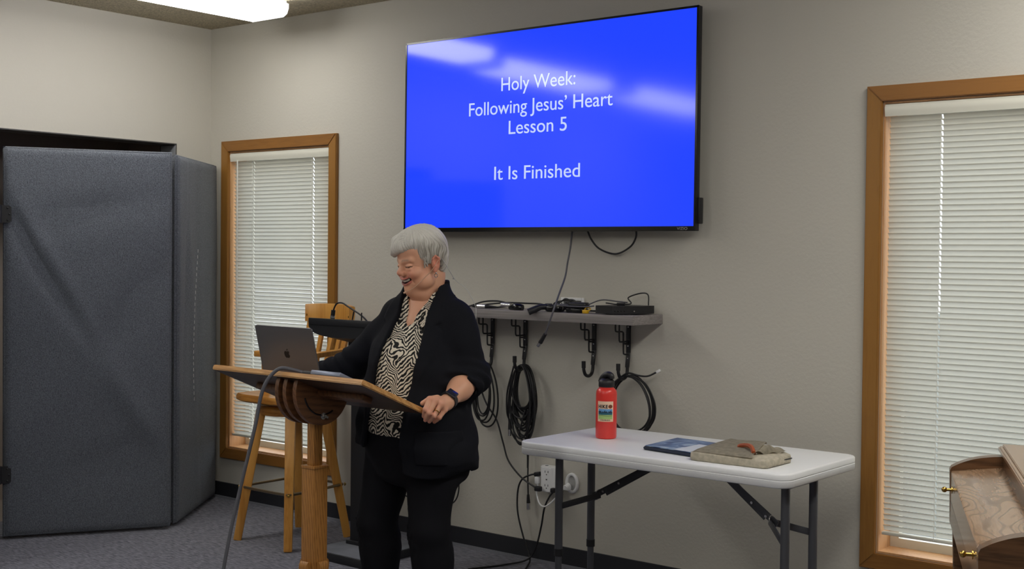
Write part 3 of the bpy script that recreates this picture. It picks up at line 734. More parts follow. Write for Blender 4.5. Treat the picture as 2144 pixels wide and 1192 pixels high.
c = thing('power_cable', 'black power cord running from the power block down behind the front table leg', 'cord', (2.6, -0.07, 0.35))
q = MB(); q.tube([(2.592, -0.062, 0.352), (2.575, -0.07, 0.325), (2.545, -0.065, 0.270), (2.52, -0.055, 0.18), (2.49, -0.055, 0.08), (2.455, -0.075, 0.020), (2.40, -0.18, 0.006), (2.33, -0.35, 0.006)], 0.0042); q.build('cord', M['rubber'], c)
q = MB(); q.box((0.022, 0.024, 0.022), (2.596, -0.066, 0.360), None, 0.005); q.build('plug', M['rubber'], c)

# ------------------------------------------------------------------ folding table
def rrect(x0, x1, y0, y1, r, n=6):
    out = []
    for cx, cy, a0 in ((x1-r, y1-r, 0), (x0+r, y1-r, 90), (x0+r, y0+r, 180), (x1-r, y0+r, 270)):
        for k in range(n+1):
            a = math.radians(a0+90*k/n); out.append((cx+r*math.cos(a), cy+r*math.sin(a)))
    return out
TT = 0.715
tb = thing('folding_table', 'white plastic folding table with charcoal legs standing under the shelf', 'table', (3.58, -0.56, 0))
q = MB(); lays = [(0.004, 0.0, -0.050), (0.0, 0.0, -0.046), (0.0, 0.0, -0.026), (0.0015, 0, -0.025), (0.0015, 0, -0.022), (0, 0, -0.021), (0.0, 0, -0.006), (0.003, 0, -0.0015), (0.008, 0, 0.0)]
rings = []
for ins, _, z in lays:
    rings.append([q.bm.verts.new((x, y, TT+z)) for x, y in rrect(3.005+ins, 4.158-ins, -0.855+ins, -0.268-ins, 0.055-ins)])
for a, b in zip(rings[:-1], rings[1:]):
    for k in range(len(a)): q.bm.faces.new((a[k], a[(k+1) % len(a)], b[(k+1) % len(a)], b[k]))
q.bm.faces.new(rings[0][::-1]); q.bm.faces.new(rings[-1])
q.build('tabletop', M['tabletop'], tb, shade=50)
LX, LY = (3.15, 4.11), (-0.765, -0.55)
for x in LX:
    for y in LY:
        q = MB(); q.cyl((x, y, 0.28), (x, y, TT-0.05), 0.0155, seg=18); lg = q.build('leg', M['tableleg'], tb)
        q = MB(); q.cyl((x, y, 0.006), (x, y, 0.30), 0.0130, seg=18); q.build('leg_extension', M['tableleg'], lg)
        q = MB(); q.cyl((x, y, 0.272), (x, y, 0.300), 0.0172, seg=18); q.build('leg_collar', M['rubber'], lg)
        q = MB(); q.cyl((x, y, 0.0), (x, y, 0.02), 0.017, 0.015, 16); q.build('rubber_foot', M['rubber'], lg)
    q = MB(); q.cyl((x, -0.78, TT-0.056), (x, -0.53, TT-0.056), 0.012, seg=12); q.build('hinge_tube', M['tableleg'], tb)
    q = MB(); q.cyl((x, LY[0], 0.14), (x, LY[1], 0.14), 0.010, seg=12); q.build('cross_bar', M['tableleg'], tb)
for s, x in ((1, LX[0]), (-1, LX[1])):
    q = MB(); J = V((x+s*0.105, -0.655, 0.508)); U = V((x+s*0.36, -0.60, TT-0.055))
    q.bar(J-V((s*0.02, 0, 0.008)), U, 0.007, 0.024, bevel=0.001); q.bar(J+V((s*0.03, 0.008, 0.012)), U+V((0, 0.008, 0)), 0.004, 0.030)
    for y in LY: q.bar(J+V((s*0.012, 0, 0)), (x+s*0.012, y, 0.468), 0.006, 0.024, bevel=0.001)
    br = q.build('folding_brace', M['steelblack'] if s > 0 else M['tableleg'], tb)
    q = MB()
    for k in (0.10, 0.35):
        p = J.lerp(U, k); q.cyl(p+V((0, -0.008, 0)), p+V((0, 0.012, 0)), 0.005, seg=10)
    q.build('rivet', M['silver'], br)
    q = MB(); ring = [J+V((0.004*math.sin(a), 0.010*math.sin(a)*0, 0))+V((s*0.005*math.cos(a), 0.012*math.sin(a), 0.020*math.cos(a))) for a in [2*math.pi*k/16 for k in range(17)]]
    q.tube(ring, 0.002, 6, 2); q.build('lock_ring', M['silver'], br)

# ------------------------------------------------------------------ water bottle
BX, BY = 3.222, -0.555
bo = thing('water_bottle', 'red water bottle with black lid and hiking sticker on the white table', 'bottle', (BX, BY, TT))
redm = mat('coral_red_bottle', (226, 58, 50), 0.3, spec=0.5, coat=0.2)
q = MB(); q.lathe([(0.034, 0), (0.0395, 0.002), (0.0418, 0.008), (0.0418, 0.176), (0.040, 0.188), (0.035, 0.196), (0.0295, 0.200), (0.0285, 0.208)], (BX, BY, TT), 40); bd = q.build('body', redm, bo)
q = MB(); q.lathe([(0.0305, 0.204), (0.0318, 0.206), (0.0318, 0.225), (0.029, 0.230), (0.022, 0.236), (0.018, 0.238)], (BX, BY, TT), 40); ld = q.build('lid', M['black'], bo)
q = MB(); q.tube([(BX-0.030, BY+0.0, TT+0.222), (BX-0.018, BY, TT+0.240), (BX+0.002, BY, TT+0.252), (BX+0.020, BY, TT+0.250), (BX+0.026, BY, TT+0.236)], lambda u: 0.010+0.003*math.sin(u*3.1), 14); q.build('carry_loop', M['black'], ld)
va = math.atan2(-4.70-BY, 6.08-BX)-0.10
def wrap(u, z, k=0.0): # u metres around the bottle
    a = va+u/0.0419; r = 0.0421+k
    return (BX+r*math.cos(a), BY+r*math.sin(a), TT+z)
def patch(x0, x1, z0, z1, m, k, name, par):
    q = MB(); q.grid(lambda u, v: wrap(x0+(x1-x0)*u, z0+(z1-z0)*v, k), 12, 2); return q.build(name, m, par, shade=180)
stm = mat('cream_sticker', (240, 206, 176), 0.5)
stk = patch(-0.0335, 0.0335, 0.070, 0.150, stm, 0.0, 'sticker', bd)
patch(-0.029, 0.029, 0.105, 0.120, mat('sticker_blue', (104, 160, 210), 0.5), 0.0002, 'sky_band', stk)
patch(-0.029, 0.029, 0.097, 0.106, mat('sticker_teal', (40, 100, 120), 0.5), 0.0003, 'lake_band', stk)
patch(-0.029, 0.029, 0.080, 0.0975, mat('sticker_green', (166, 198, 120), 0.5), 0.0002, 'meadow_band', stk)
ink = mat('sticker_ink', (22, 24, 30), 0.6)
q = MB()
n = 24
for k in range(n):
    u0, u1 = -0.029+0.058*k/n, -0.029+0.058*(k+1)/n; h0 = 0.105+0.004+0.0025*math.sin(k*1.9)+0.002*math.sin(k*0.7)
    q.bm.faces.new([q.bm.verts.new(wrap(a, z, 0.0005)) for a, z in ((u0, 0.1045), (u1, 0.1045), (u1, h0), ((u0+u1)/2, h0+0.003), (u0, h0))])
q.grid(lambda u, v: wrap(-0.029+0.058*u, 0.0925+0.0012*v+0.001*math.sin(u*7), 0.0005), 14, 1)
q.build('treeline', mat('sticker_forest', (26, 52, 70), 0.6), stk, shade=0)
def curved_text(body, cap, x0, x1, z, bold=0.0):
    me = text_mesh(body, 0.1, extrude=0.0, bold=bold, spacing=1.0+bold*30); xs = [v.co.x for v in me.vertices]; a, b = min(xs), max(xs)
    for v in me.vertices:
        v.co = V(wrap(x0+(v.co.x-a)/(b-a)*(x1-x0), z+v.co.y/0.0729*cap, 0.0006))
    return me
q = MB(); add_mesh(q, curved_text('HIKE', 0.0135, -0.029, 0.0100, 0.1235, 0.004), Matrix()); add_mesh(q, curved_text('COLORADO', 0.0055, -0.020, 0.020, 0.0735, 0.002), Matrix())
q.build('lettering', ink, stk, shade=0)
q = MB(); q.bm.faces.new([q.bm.verts.new(wrap(0.0205+0.0085*math.cos(a), 0.1300+0.0075*math.sin(a), 0.0005)) for a in [2*math.pi*k/20 for k in range(20)]]); q.build('sun_emblem', mat('sticker_brown', (120, 60, 30), 0.6), stk, shade=0)

# ------------------------------------------------------------------ tablet and laptop sleeve
tp = thing('tablet', 'tablet in a dark blue case with a misty blue cover on the white table', 'tablet', (3.56, -0.58, TT))
def poly_slab(q, pts, z0, z1): q.prism(pts, z0, z1); return q
ip = [(3.500, -0.715), (3.735, -0.745), (3.700, -0.465), (3.480, -0.445)]
q = poly_slab(MB(), ip, TT+0.001, TT+0.015); bmesh.ops.bevel(q.bm, geom=q.bm.edges[:], offset=0.004, segments=3, affect='EDGES')
q.build('case', mat('navy_case', (34, 42, 62), 0.5), tp)
def cover_mat():
    m = mat('blue_marbled_cover', (92, 118, 156), 0.35); nt = m.node_tree; N = nt.nodes; L = nt.links; b = N['Principled BSDF']
    tc = N.new('ShaderNodeTexCoord'); n = N.new('ShaderNodeTexNoise'); n.inputs['Scale'].default_value = 9; n.inputs['Detail'].default_value = 3; n.inputs['Distortion'].default_value = 1.6
    L.new(tc.outputs['Object'], n.inputs['Vector']); r = N.new('ShaderNodeValToRGB'); e = r.color_ramp.elements
    e[0].position = 0.36; e[0].color = rgb(52, 78, 124); e[1].position = 0.66; e[1].color = rgb(176, 196, 216)
    x = e.new(0.5); x.color = rgb(92, 122, 170)
    L.new(n.outputs['Fac'], r.inputs['Fac']); L.new(r.outputs['Color'], b.inputs['Base Color']); return m
c = V((sum(p[0] for p in ip)/4, sum(p[1] for p in ip)/4))
q = poly_slab(MB(), [(c.x+(x-c.x)*0.93, c.y+(y-c.y)*0.95) for x, y in ip], TT+0.0145, TT+0.0175); q.build('cover', cover_mat(), tp)
q = poly_slab(MB(), [(3.640, -0.728), (3.715, -0.737), (3.700, -0.560), (3.645, -0.552)], TT+0.0176, TT+0.0182)
single(q, 'folded_paper', mat('pale_paper', (206, 212, 222), 0.7), 'pale folded paper lying on the tablet beside the laptop sleeve', 'paper', (3.68, -0.64, TT+0.0176))
sv = thing('laptop_sleeve', 'soft taupe canvas laptop sleeve with leather tab on the white table', 'laptop sleeve', (3.9, -0.65, TT))
def rounded(pts, r, n=5):
    out = []; N = len(pts)
    for i in range(N):
        p0, p, p1 = V(pts[i-1]), V(pts[i]), V(pts[(i+1) % N]); a = (p0-p).normalized(); b = (p1-p).normalized()
        for k in range(n+1):
            t = k/n; s = p+a*r; e = p+b*r; out.append(tuple(s.lerp(p, t).lerp(p.lerp(e, t), t)))
    return out
sp = rounded([(3.752, -0.806), (4.052, -0.796), (4.056, -0.610), (3.900, -0.468), (3.705, -0.440)], 0.02)
cc = V((3.90, -0.64))
q = MB(); rings = []
for ins, z in ((0.012, 0.0), (0.002, 0.003), (0.0, 0.012), (0.001, 0.024), (0.003, 0.0285), (0.006, 0.0290), (0.012, 0.032), (0.05, 0.036)):
    rg = []
    for i, (x, y) in enumerate(sp):
        d = (V((x, y))-cc); d = d*(1-ins/d.length); rg.append(q.bm.verts.new((cc.x+d.x, cc.y+d.y, TT+z+(0.0012*math.sin(i*1.7) if 0 < z < 0.03 else 0))))
    rings.append(rg)
for a, b in zip(rings[:-1], rings[1:]):
    for k in range(len(a)): q.bm.faces.new((a[k], a[(k+1) % len(a)], b[(k+1) % len(a)], b[k]))
q.bm.faces.new(rings[0][::-1]); ctr = q.bm.verts.new((cc.x, cc.y, TT+0.037))
for k in range(len(sp)): q.bm.faces.new((rings[-1][k], rings[-1][(k+1) % len(sp)], ctr))
bd = q.build('body', M['fabric'], sv, shade=60)
# flap lying over the body, one side folded back on itself
q = MB()
def flap(u, v):
    x0 = 3.764+(3.722-3.764)*v; x1 = 4.000-0.120*v; x = x0+(x1-x0)*u; y = -0.797+0.335*v
    e = min(1, u/0.06, v/0.05, (1-v)/0.05)
    return (x, y, TT+0.0330+0.0090*e+0.002*math.sin(u*6+v*3)*e)
q.grid(flap, 24, 20)
bmesh.ops.solidify(q.bm, geom=q.bm.faces[:], thickness=0.003)
fl = q.build('flap', M['fabric'], sv, shade=60)
q = MB()
def fold(u, v):
    a = V((3.982, -0.768)).lerp(V((3.955, -0.590)), u); b = V((4.000, -0.705)).lerp(V((4.035, -0.610)), u); p = a.lerp(b, v)
    return (p.x, p.y, TT+0.038+(0.020+0.010*u)*math.sin(min(1, v*1.15)*math.pi)*(0.35+0.65*math.sin(min(1.0, u*1.1+0.05)*math.pi))+0.003*math.sin(u*11+v*4))
q.grid(fold, 20, 12); bmesh.ops.solidify(q.bm, geom=q.bm.faces[:], thickness=0.003); q.build('folded_flap_edge', M['fabric'], sv, shade=60)
q = MB(); q.tube([(3.858, -0.636, TT+0.040), (3.872, -0.640, TT+0.047), (3.905, -0.660, TT+0.053), (3.945, -0.700, TT+0.053), (3.975, -0.742, TT+0.042)], 0.008, 6, 6); q.build('leather_tab', M['leather'], fl)
q = MB(); q.tube([(4.045, -0.700, TT+0.018), (4.0535, -0.66, TT+0.018), (4.0555, -0.615, TT+0.018)], 0.0025, 6); q.build('zipper', M['steelblack'], bd)

# ------------------------------------------------------------------ lectern
LC = 2.765
lt = thing('lectern', 'oak lectern with tilted top on a square post, in front of the woman', 'lectern', (LC, -1.65, 0))
A, B = V((2.355, -1.803, 1.030)), V((3.137, -1.813, 1.030)); DN = V((0.015, 0.283, -0.120))
nrm = (B-A).cross(DN); nrm.normalize(); nrm = nrm if nrm.z > 0 else -nrm
q = MB(); bt = 0.019
top = [A, B, B+DN, A+DN]; vs = [q.bm.verts.new(p) for p in top]+[q.bm.verts.new(p-nrm*bt) for p in top]
for f in ((0, 1, 2, 3), (7, 6, 5, 4), (0, 4, 5, 1), (1, 5, 6, 2), (2, 6, 7, 3), (3, 7, 4, 0)): q.bm.faces.new([vs[i] for i in f])
bmesh.ops.bevel(q.bm, geom=q.bm.edges[:], offset=0.003, segments=2, affect='EDGES')
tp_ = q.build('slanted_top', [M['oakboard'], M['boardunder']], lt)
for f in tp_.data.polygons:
    if f.normal.dot(nrm) < -0.8: f.material_index = 1  # faces turned down get the shade-darkened colour
dn = DN.normalized()
def onboard(x, k, h=0.0):   # x along the top edge, k metres down the slope, h above the surface
    t = (x-A.x)/(B.x-A.x); return A.lerp(B, t)+dn*k+nrm*h
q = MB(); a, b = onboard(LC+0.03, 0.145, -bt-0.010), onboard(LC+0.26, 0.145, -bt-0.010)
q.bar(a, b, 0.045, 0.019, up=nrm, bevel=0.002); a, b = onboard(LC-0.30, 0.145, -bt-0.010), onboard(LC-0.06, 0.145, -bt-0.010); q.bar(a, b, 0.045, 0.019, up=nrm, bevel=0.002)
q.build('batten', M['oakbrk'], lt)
# two half discs that carry the tilt
ctr = onboard(LC, 0.145, -bt)
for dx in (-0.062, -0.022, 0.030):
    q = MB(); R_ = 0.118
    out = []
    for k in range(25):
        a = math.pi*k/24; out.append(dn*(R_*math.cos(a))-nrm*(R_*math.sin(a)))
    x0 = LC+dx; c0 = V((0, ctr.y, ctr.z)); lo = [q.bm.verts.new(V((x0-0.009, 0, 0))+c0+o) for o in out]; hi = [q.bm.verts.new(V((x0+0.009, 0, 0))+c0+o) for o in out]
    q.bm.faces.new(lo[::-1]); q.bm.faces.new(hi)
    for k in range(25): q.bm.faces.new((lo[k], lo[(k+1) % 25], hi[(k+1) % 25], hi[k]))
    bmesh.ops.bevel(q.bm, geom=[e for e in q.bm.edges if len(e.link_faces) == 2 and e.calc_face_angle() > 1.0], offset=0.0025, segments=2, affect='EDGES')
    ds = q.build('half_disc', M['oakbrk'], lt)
    if dx > 0.02:
        s = MB(); pts = []
        for k in range(15):
            a = math.radians(35+110*k/14); pts.append(c0+V((x0+0.0095, 0, 0))+dn*(0.082*math.cos(a))-nrm*(0.082*math.sin(a)))
        s.tube(pts, 0.0030, 6, 2); s.build('curved_slot', M['blackg'], ds)
        s = MB(); p = V((x0+0.009, ctr.y, ctr.z-0.086)); s.cyl(p, p+V((0.004, 0, 0)), 0.012, seg=18); s.cyl(p, p+V((0.014, 0, 0)), 0.006, seg=12); s.bar(p+V((0.012, -0.014, 0.006)), p+V((0.012, 0.014, -0.006)), 0.004, 0.008); s.build('wing_bolt', M['silver'], ds)
PY = ctr.y
q = MB(); q.box((0.036, 0.040, 0.30), (LC, PY, 0.80), None, 0.002); q.build('upper_post', M['oaklect'], lt)
q = MB(); q.box((0.064, 0.064, 0.53), (LC, PY, 0.425), None, 0.002); q.build('post_sleeve', M['oaklect'], lt)
q = MB(); q.box((0.070, 0.070, 0.010), (LC, PY, 0.690), None, 0.002); q.build('sleeve_cap', M['oaklect'], lt)
q = MB(); q.box((0.052, 0.052, 0.36), (LC, PY, 0.18)); q.build('lower_post', M['oaklect'], lt)
prof = [(0.026, 0.345), (0.034, 0.360), (0.044, 0.362), (0.052, 0.354), (0.054, 0.340), (0.050, 0.310), (0.064, 0.23), (0.105, 0.15), (0.165, 0.085), (0.235, 0.050), (0.262, 0.040), (0.270, 0.020), (0.262, 0.0), (0.215, 0.0), (0.13, 0.035), (0.07, 0.09), (0.026, 0.13)]
for k in range(4):
    a = k*math.pi/2; ca, sa = math.cos(a), math.sin(a)
    q = MB(); q.prism(prof, -0.019, 0.019, lambda u, v, wv: (LC+u*ca-wv*sa, PY+u*sa+wv*ca, v)); bmesh.ops.bevel(q.bm, geom=[e for e in q.bm.edges if e.calc_face_angle(0) > 1.2], offset=0.002, segments=2, affect='EDGES')
    q.build('scroll_foot', M['oaklect'], lt)

# ------------------------------------------------------------------ laptop on the lectern
lap = mat('space_grey_metal', (112, 112, 116), 0.38, metal=0.75)
hx0, hx1 = 2.435, 2.739
kh = (1.0-0) ; yh = -1.632
kk = (yh-A.y)/dn.y
lp = thing('laptop', 'open grey laptop standing on the lectern, its lid back to the camera', 'laptop', tuple(onboard(2.6, kk, 0.0)))
q = MB(); a = onboard((hx0+hx1)/2, kk, 0.009); b = onboard((hx0+hx1)/2, kk+0.212, 0.009)
q.bar(a, b, 0.304, 0.014, up=nrm, bevel=0.003); bs = q.build('base', lap, lp)
q = MB(); q.bar(onboard(2.6, kk+0.03, 0.0162), onboard(2.6, kk+0.12, 0.0162), 0.27, 0.001, up=nrm); q.build('keyboard', M['black'], bs)
ang = 0.236; up = V((0, -math.sin(ang), math.cos(ang))); fw = V((0, math.cos(ang), math.sin(ang)))
h0 = onboard((hx0+hx1)/2, kk, 0.016); h0 = V(((hx0+hx1)/2, h0.y, h0.z-0.004))
q = MB(); pl = rounded([(-0.152, 0.0), (0.152, 0.0), (0.152, 0.210), (-0.152, 0.210)], 0.010)
q.prism(pl, -0.003, 0.003, lambda u, v, wv: h0+V((u, 0, 0))+up*v+fw*wv); bmesh.ops.bevel(q.bm, geom=[e for e in q.bm.edges if e.calc_face_angle(0) > 1.2], offset=0.0015, segments=2, affect='EDGES')
lid = q.build('lid', lap, lp)
q = MB(); q.prism([(-0.145, 0.012), (0.145, 0.012), (0.145, 0.203), (-0.145, 0.203)], 0.0031, 0.0034, lambda u, v, wv: h0+V((u, 0, 0))+up*v+fw*wv); q.build('display', mat('laptop_display', (30, 40, 70), 0.2, emit=((0.35, 0.45, 0.8), 0.4)), lid)
# emblem: bitten fruit with a leaf
def arc(cx, cy, rx, ry, a0, a1, n): return [(cx+rx*math.cos(math.radians(a0+(a1-a0)*k/n)), cy+ry*math.sin(math.radians(a0+(a1-a0)*k/n))) for k in range(n+1)]
ap = [(0.0, -0.0118), (-0.0022, -0.0126), (-0.0048, -0.0132), (-0.0078, -0.0118), (-0.0106, -0.0084), (-0.0126, -0.0040), (-0.0132, 0.0008), (-0.0124, 0.0052), (-0.0102, 0.0084), (-0.0070, 0.0098), (-0.0036, 0.0092), (0.0, 0.0080), (0.0036, 0.0094), (0.0070, 0.0098), (0.0100, 0.0086), (0.0118, 0.0064),
      (0.0098, 0.0044), (0.0088, 0.0014), (0.0092, -0.0016), (0.0106, -0.0038), (0.0128, -0.0050), (0.0114, -0.0084), (0.0090, -0.0116), (0.0060, -0.0132), (0.0030, -0.0128)]
ap = [(u*1.12, v*1.12) for u, v in ap]
q = MB(); q.prism(ap, -0.0034, -0.0030, lambda u, v, wv: h0+V((u, 0, 0))+up*(v+0.108)+fw*wv)
lf = [(0.0002, 0.0118), (0.0006, 0.0156), (0.0030, 0.0192), (0.0060, 0.0204), (0.0056, 0.0168), (0.0034, 0.0134)]
q.prism(lf, -0.0034, -0.0030, lambda u, v, wv: h0+V((u, 0, 0))+up*(v+0.108)+fw*wv)
q.build('logo', mat('dark_mirror_logo', (40, 40, 44), 0.15, metal=0.9), lid, shade=0)
# adapter box and its cable
ad = thing('cable_adapter', 'slim grey cable adapter lying at the lectern edge beside the laptop', 'adapter', tuple(onboard(2.93, 0.03, 0)))
q = MB(); q.bar(onboard(2.868, 0.042, 0.010), onboard(3.012, 0.042, 0.010), 0.070, 0.016, up=nrm, bevel=0.003); q.build('body', mat('blue_grey_metal', (132, 138, 156), 0.35, metal=0.5), ad)
q = MB(); q.bar(onboard(2.808, 0.035, 0.010), onboard(2.869, 0.035, 0.010), 0.024, 0.014, up=nrm, bevel=0.004); q.build('connector', M['rubber'], ad)
cb = thing('video_cable', 'thick grey cable running from the lectern edge down to the carpet', 'cable', tuple(onboard(2.76, 0.0, 0)))
q = MB(); e = onboard(2.810, 0.035, 0.010)
q.tube([e, e+V((-0.035, -0.020, 0.010)), V((2.738, -1.822, 1.040)), V((2.708, -1.850, 1.000)), V((2.692, -1.866, 0.94)), V((2.684, -1.880, 0.85)), V((2.665, -1.915, 0.68)), V((2.645, -1.950, 0.50)), V((2.632, -1.980, 0.32)), V((2.628, -2.00, 0.15)), V((2.66, -2.06, 0.03)), V((2.78, -2.22, 0.008)), V((3.05, -2.5, 0.008))], 0.0065, 10)
q.build('cord', M['greycable'], cb)

# ------------------------------------------------------------------ bar stool
SX, SY = 1.24, -0.445
bs = thing('bar_stool', 'golden wood swivel bar stool with arms and back, by the window', 'bar stool', (SX, SY, 0))
legb = [(1.062, -0.645), (1.452, -0.655), (1.060, -0.235), (1.418, -0.232)]
for x, y in legb:
    dx, dy = x-SX, y-SY; k = 0.115/max(abs(dx), abs(dy))
    q = MB(); q.bar((x, y, 0.0), (SX+dx*k, SY+dy*k, 0.655), 0.040, 0.040, up=(dx, dy, 0), bevel=0.005, w2=0.050, h2=0.050); q.build('leg', M['stool'], bs)
q = MB(); q.lathe([(0.135, 0.628), (0.158, 0.632), (0.168, 0.645), (0.168, 0.662), (0.158, 0.676), (0.135, 0.680)], (SX, SY, 0), 40); q.build('swivel_base', M['stoold'], bs)
q = MB(); q.lathe([(0.10, 0.679), (0.10, 0.696)], (SX, SY, 0), 24); q.build('swivel_plate', M['steelblack'], bs)
bd_ = V((0.06, 0.998, 0)).normalized(); sd = V((bd_.y, -bd_.x, 0)); C0 = V((SX, SY, 0))
def st(r, b, z): return C0+sd*r+bd_*b+V((0, 0, z))   # r to the sitter's side, b towards the back
q = MB()
pl = [(0.205, -0.20), (0.215, -0.05), (0.205, 0.12), (0.15, 0.19), (0.0, 0.21), (-0.15, 0.19), (-0.205, 0.12), (-0.215, -0.05), (-0.205, -0.20), (-0.12, -0.225), (0.12, -0.225)]
pl = rounded(pl, 0.02, 3)
rg = [[q.bm.verts.new(st(r*s, b*s, z)) for r, b in pl] for s, z in ((0.94, 0.695), (1.0, 0.703), (1.0, 0.722), (0.97, 0.734), (0.7, 0.730), (0.3, 0.726))]
for a, b in zip(rg[:-1], rg[1:]):
    for k in range(len(a)): q.bm.faces.new((a[k], a[(k+1) % len(a)], b[(k+1) % len(a)], b[k]))
q.bm.faces.new(rg[0][::-1]); q.bm.faces.new(rg[-1]); q.build('seat', M['stoold'], bs, shade=50)
# crest rail: curved board
q = MB(); n = 14; sec = []
for k in range(n+1):
    u = -1+2*k/n; r = 0.182*u; b = 0.275-0.050*u*u
    hz = 0.047-0.010*u*u*0
    t = V((0.182, -0.10*u, 0)); t = (sd*t.x+bd_*t.y).normalized(); nn = V((-t.y, t.x, 0))
    o = st(r, b, 1.128); zt = hz-0.006*abs(u)**3
    sec.append([q.bm.verts.new(o+nn*dx+V((0, 0, dz))) for dx, dz in ((-0.012, -hz), (0.012, -hz), (0.018, -0.01), (0.018, zt-0.004), (0.012, zt), (-0.008, zt), (-0.012, zt-0.006))])
for a, b in zip(sec[:-1], sec[1:]):
    for k in range(7): q.bm.faces.new((a[k], a[(k+1) % 7], b[(k+1) % 7], b[k]))
q.bm.faces.new(sec[0][::-1]); q.bm.faces.new(sec[-1]); cr = q.build('crest_rail', M['stool'], bs, shade=35)
q = MB()
for u in (-0.93, 0.93):
    o = st(0.182*u, 0.275-0.05*u*u, 1.115); q.cyl(o-bd_*0.014, o-bd_*0.0125, 0.006, seg=12)
q.build('screw', M['brass'], cr)
# back posts and spindles
for u in (-0.86, -0.43, 0.0, 0.43, 0.86):
    w_ = 0.034 if abs(u) > 0.8 else 0.028
    q = MB(); q.bar(st(0.155*u, 0.175-0.035*u*u, 0.725), st(0.180*u, 0.272-0.05*u*u, 1.095), w_, 0.016, up=bd_, bevel=0.003); q.build('back_slat', M['stool'], bs)
# arms with their front posts
for s in (-1, 1):
    q = MB(); q.bar(st(s*0.160, 0.225, 0.945), st(s*0.170, -0.055, 0.928), 0.042, 0.026, bevel=0.006); q.bar(st(s*0.171, -0.050, 0.926), st(s*0.156, -0.105, 0.926), 0.044, 0.030, bevel=0.006); q.build('arm', M['stool'], bs)
    q = MB(); q.bar(st(s*0.160, -0.045, 0.725), st(s*0.166, -0.045, 0.916), 0.036, 0.028, up=bd_, bevel=0.004); q.build('arm_post', M['stool'], bs)
# brass foot ring
ringp = []
zr = 0.268; f = 0.268/0.655
for i in (0, 1, 3, 2, 0):
    x, y = legb[i]; dx, dy = x-SX, y-SY; k = 0.115/max(abs(dx), abs(dy)); ringp.append(V((x+(SX+dx*k-x)*f, y+(SY+dy*k-y)*f, zr)))
q = MB()
for a, b in zip(ringp[:-1], ringp[1:]):
    c = V((SX, SY, zr)); oa = a+(a-c).normalized()*0.026; ob = b+(b-c).normalized()*0.026; m_ = (oa+ob)/2; m_ = m_+(m_-c).normalized()*0.008
    q.tube([oa, oa.lerp(m_, 0.5)+(m_-c).normalized()*0.003, m_, ob.lerp(m_, 0.5)+(m_-c).normalized()*0.003, ob], 0.007, 10)
fr = q.build('foot_ring', mat('aged_brass', (150, 132, 104), 0.3, metal=0.9), bs)
q = MB()
for a in ringp[:-1]:
    c = V((SX, SY, zr)); o = a+(a-c).normalized()*0.034; q.cyl(o, o+(a-c).normalized()*0.006, 0.009, seg=14); q.ball(o+(a-c).normalized()*0.006, 0.005, 8)
q.build('screw', M['brass'], fr)

# ------------------------------------------------------------------ black podium behind the lectern
pd = thing('podium', 'matte black podium with curved desk top standing behind the oak lectern', 'podium', (1.75, -0.45, 0))
pbk = mat('matte_black_laminate', (24, 25, 29), 0.5)
px0, px1 = 1.548, 1.985
q = MB(); cs = []
n = 26
pr = []
for k in range(n+1):
    u = k/n; x = px0+(px1-px0)*u; a = abs(2*u-1)
    pr.append((x, 1.124-0.034-0.048*math.sqrt(max(0, 1-a**2.6))))
pr = [(px1, 1.124), (px0, 1.124)]+pr
yf, yb = -0.62, -0.30
def tilt(u, y, z): return (u, y, z-0.22*(y-yf))
q.prism(pr, yf, yb, lambda u, v, wv: tilt(u, wv, v)); bmesh.ops.bevel(q.bm, geom=[e for e in q.bm.edges if e.calc_face_angle(0) > 1.2], offset=0.003, segments=2, affect='EDGES')
q.build('desk_top', pbk, pd)
q = MB(); q.span((px0+0.004, yf-0.006, 1.098), (px1-0.004, yf+0.004, 1.130), 0.003); q.build('front_lip', pbk, pd)
q = MB(); q.span((1.668, -0.455, 0.03), (1.812, -0.30, 1.045), 0.004); q.build('column', pbk, pd)
q = MB(); q.span((1.640, -0.475, 1.015), (1.840, -0.29, 1.050), 0.006); q.span((1.655, -0.465, 0.985), (1.826, -0.295, 1.016), 0.006); q.build('column_capital', pbk, pd)
q = MB(); q.span((1.655, -0.47, 0.034), (1.826, -0.29, 0.060), 0.003); q.build('column_foot', pbk, pd)
q = MB(); q.span((1.605, -0.655, 0.0), (1.955, -0.235, 0.040), 0.004); bs_ = q.build('base_plate', pbk, pd)
q = MB(); q.span((1.61, -0.650, 0.040), (1.95, -0.24, 0.0425)); q.build('base_carpet', mat('dusty_grey_felt', (104, 107, 114), 0.9, var=(7, 0.12)), bs_, label='dusty grey felt top')
gm = thing('gooseneck_microphone', 'thin black gooseneck microphone bent over the black podium top', 'microphone', (1.82, -0.45, 1.09))
q = MB(); q.tube([(1.787, -0.45, 1.095), (1.760, -0.45, 1.122), (1.720, -0.45, 1.146), (1.640, -0.45, 1.180), (1.598, -0.45, 1.197), (1.562, -0.45, 1.193), (1.543, -0.45, 1.172), (1.535, -0.45, 1.150)], 0.0040, 10); q.build('stem', M['rubber'], gm)
q = MB(); q.tube([(1.5365, -0.45, 1.160), (1.534, -0.45, 1.145), (1.531, -0.45, 1.125)], lambda u: 0.0105, 14); q.build('head', M['rubber'], gm)
q = MB(); q.cyl((1.5325, -0.45, 1.134), (1.531, -0.45, 1.122), 0.0112, seg=14); q.build('silver_band', M['silver'], gm)
q = MB(); q.cyl((1.531, -0.45, 1.122), (1.530, -0.45, 1.100), 0.0112, 0.009, 14); q.build('grille', M['black'], gm)
q = MB(); q.cyl((1.787, -0.45, 1.0885), (1.787, -0.45, 1.100), 0.015, seg=16); q.build('base', M['rubber'], gm)
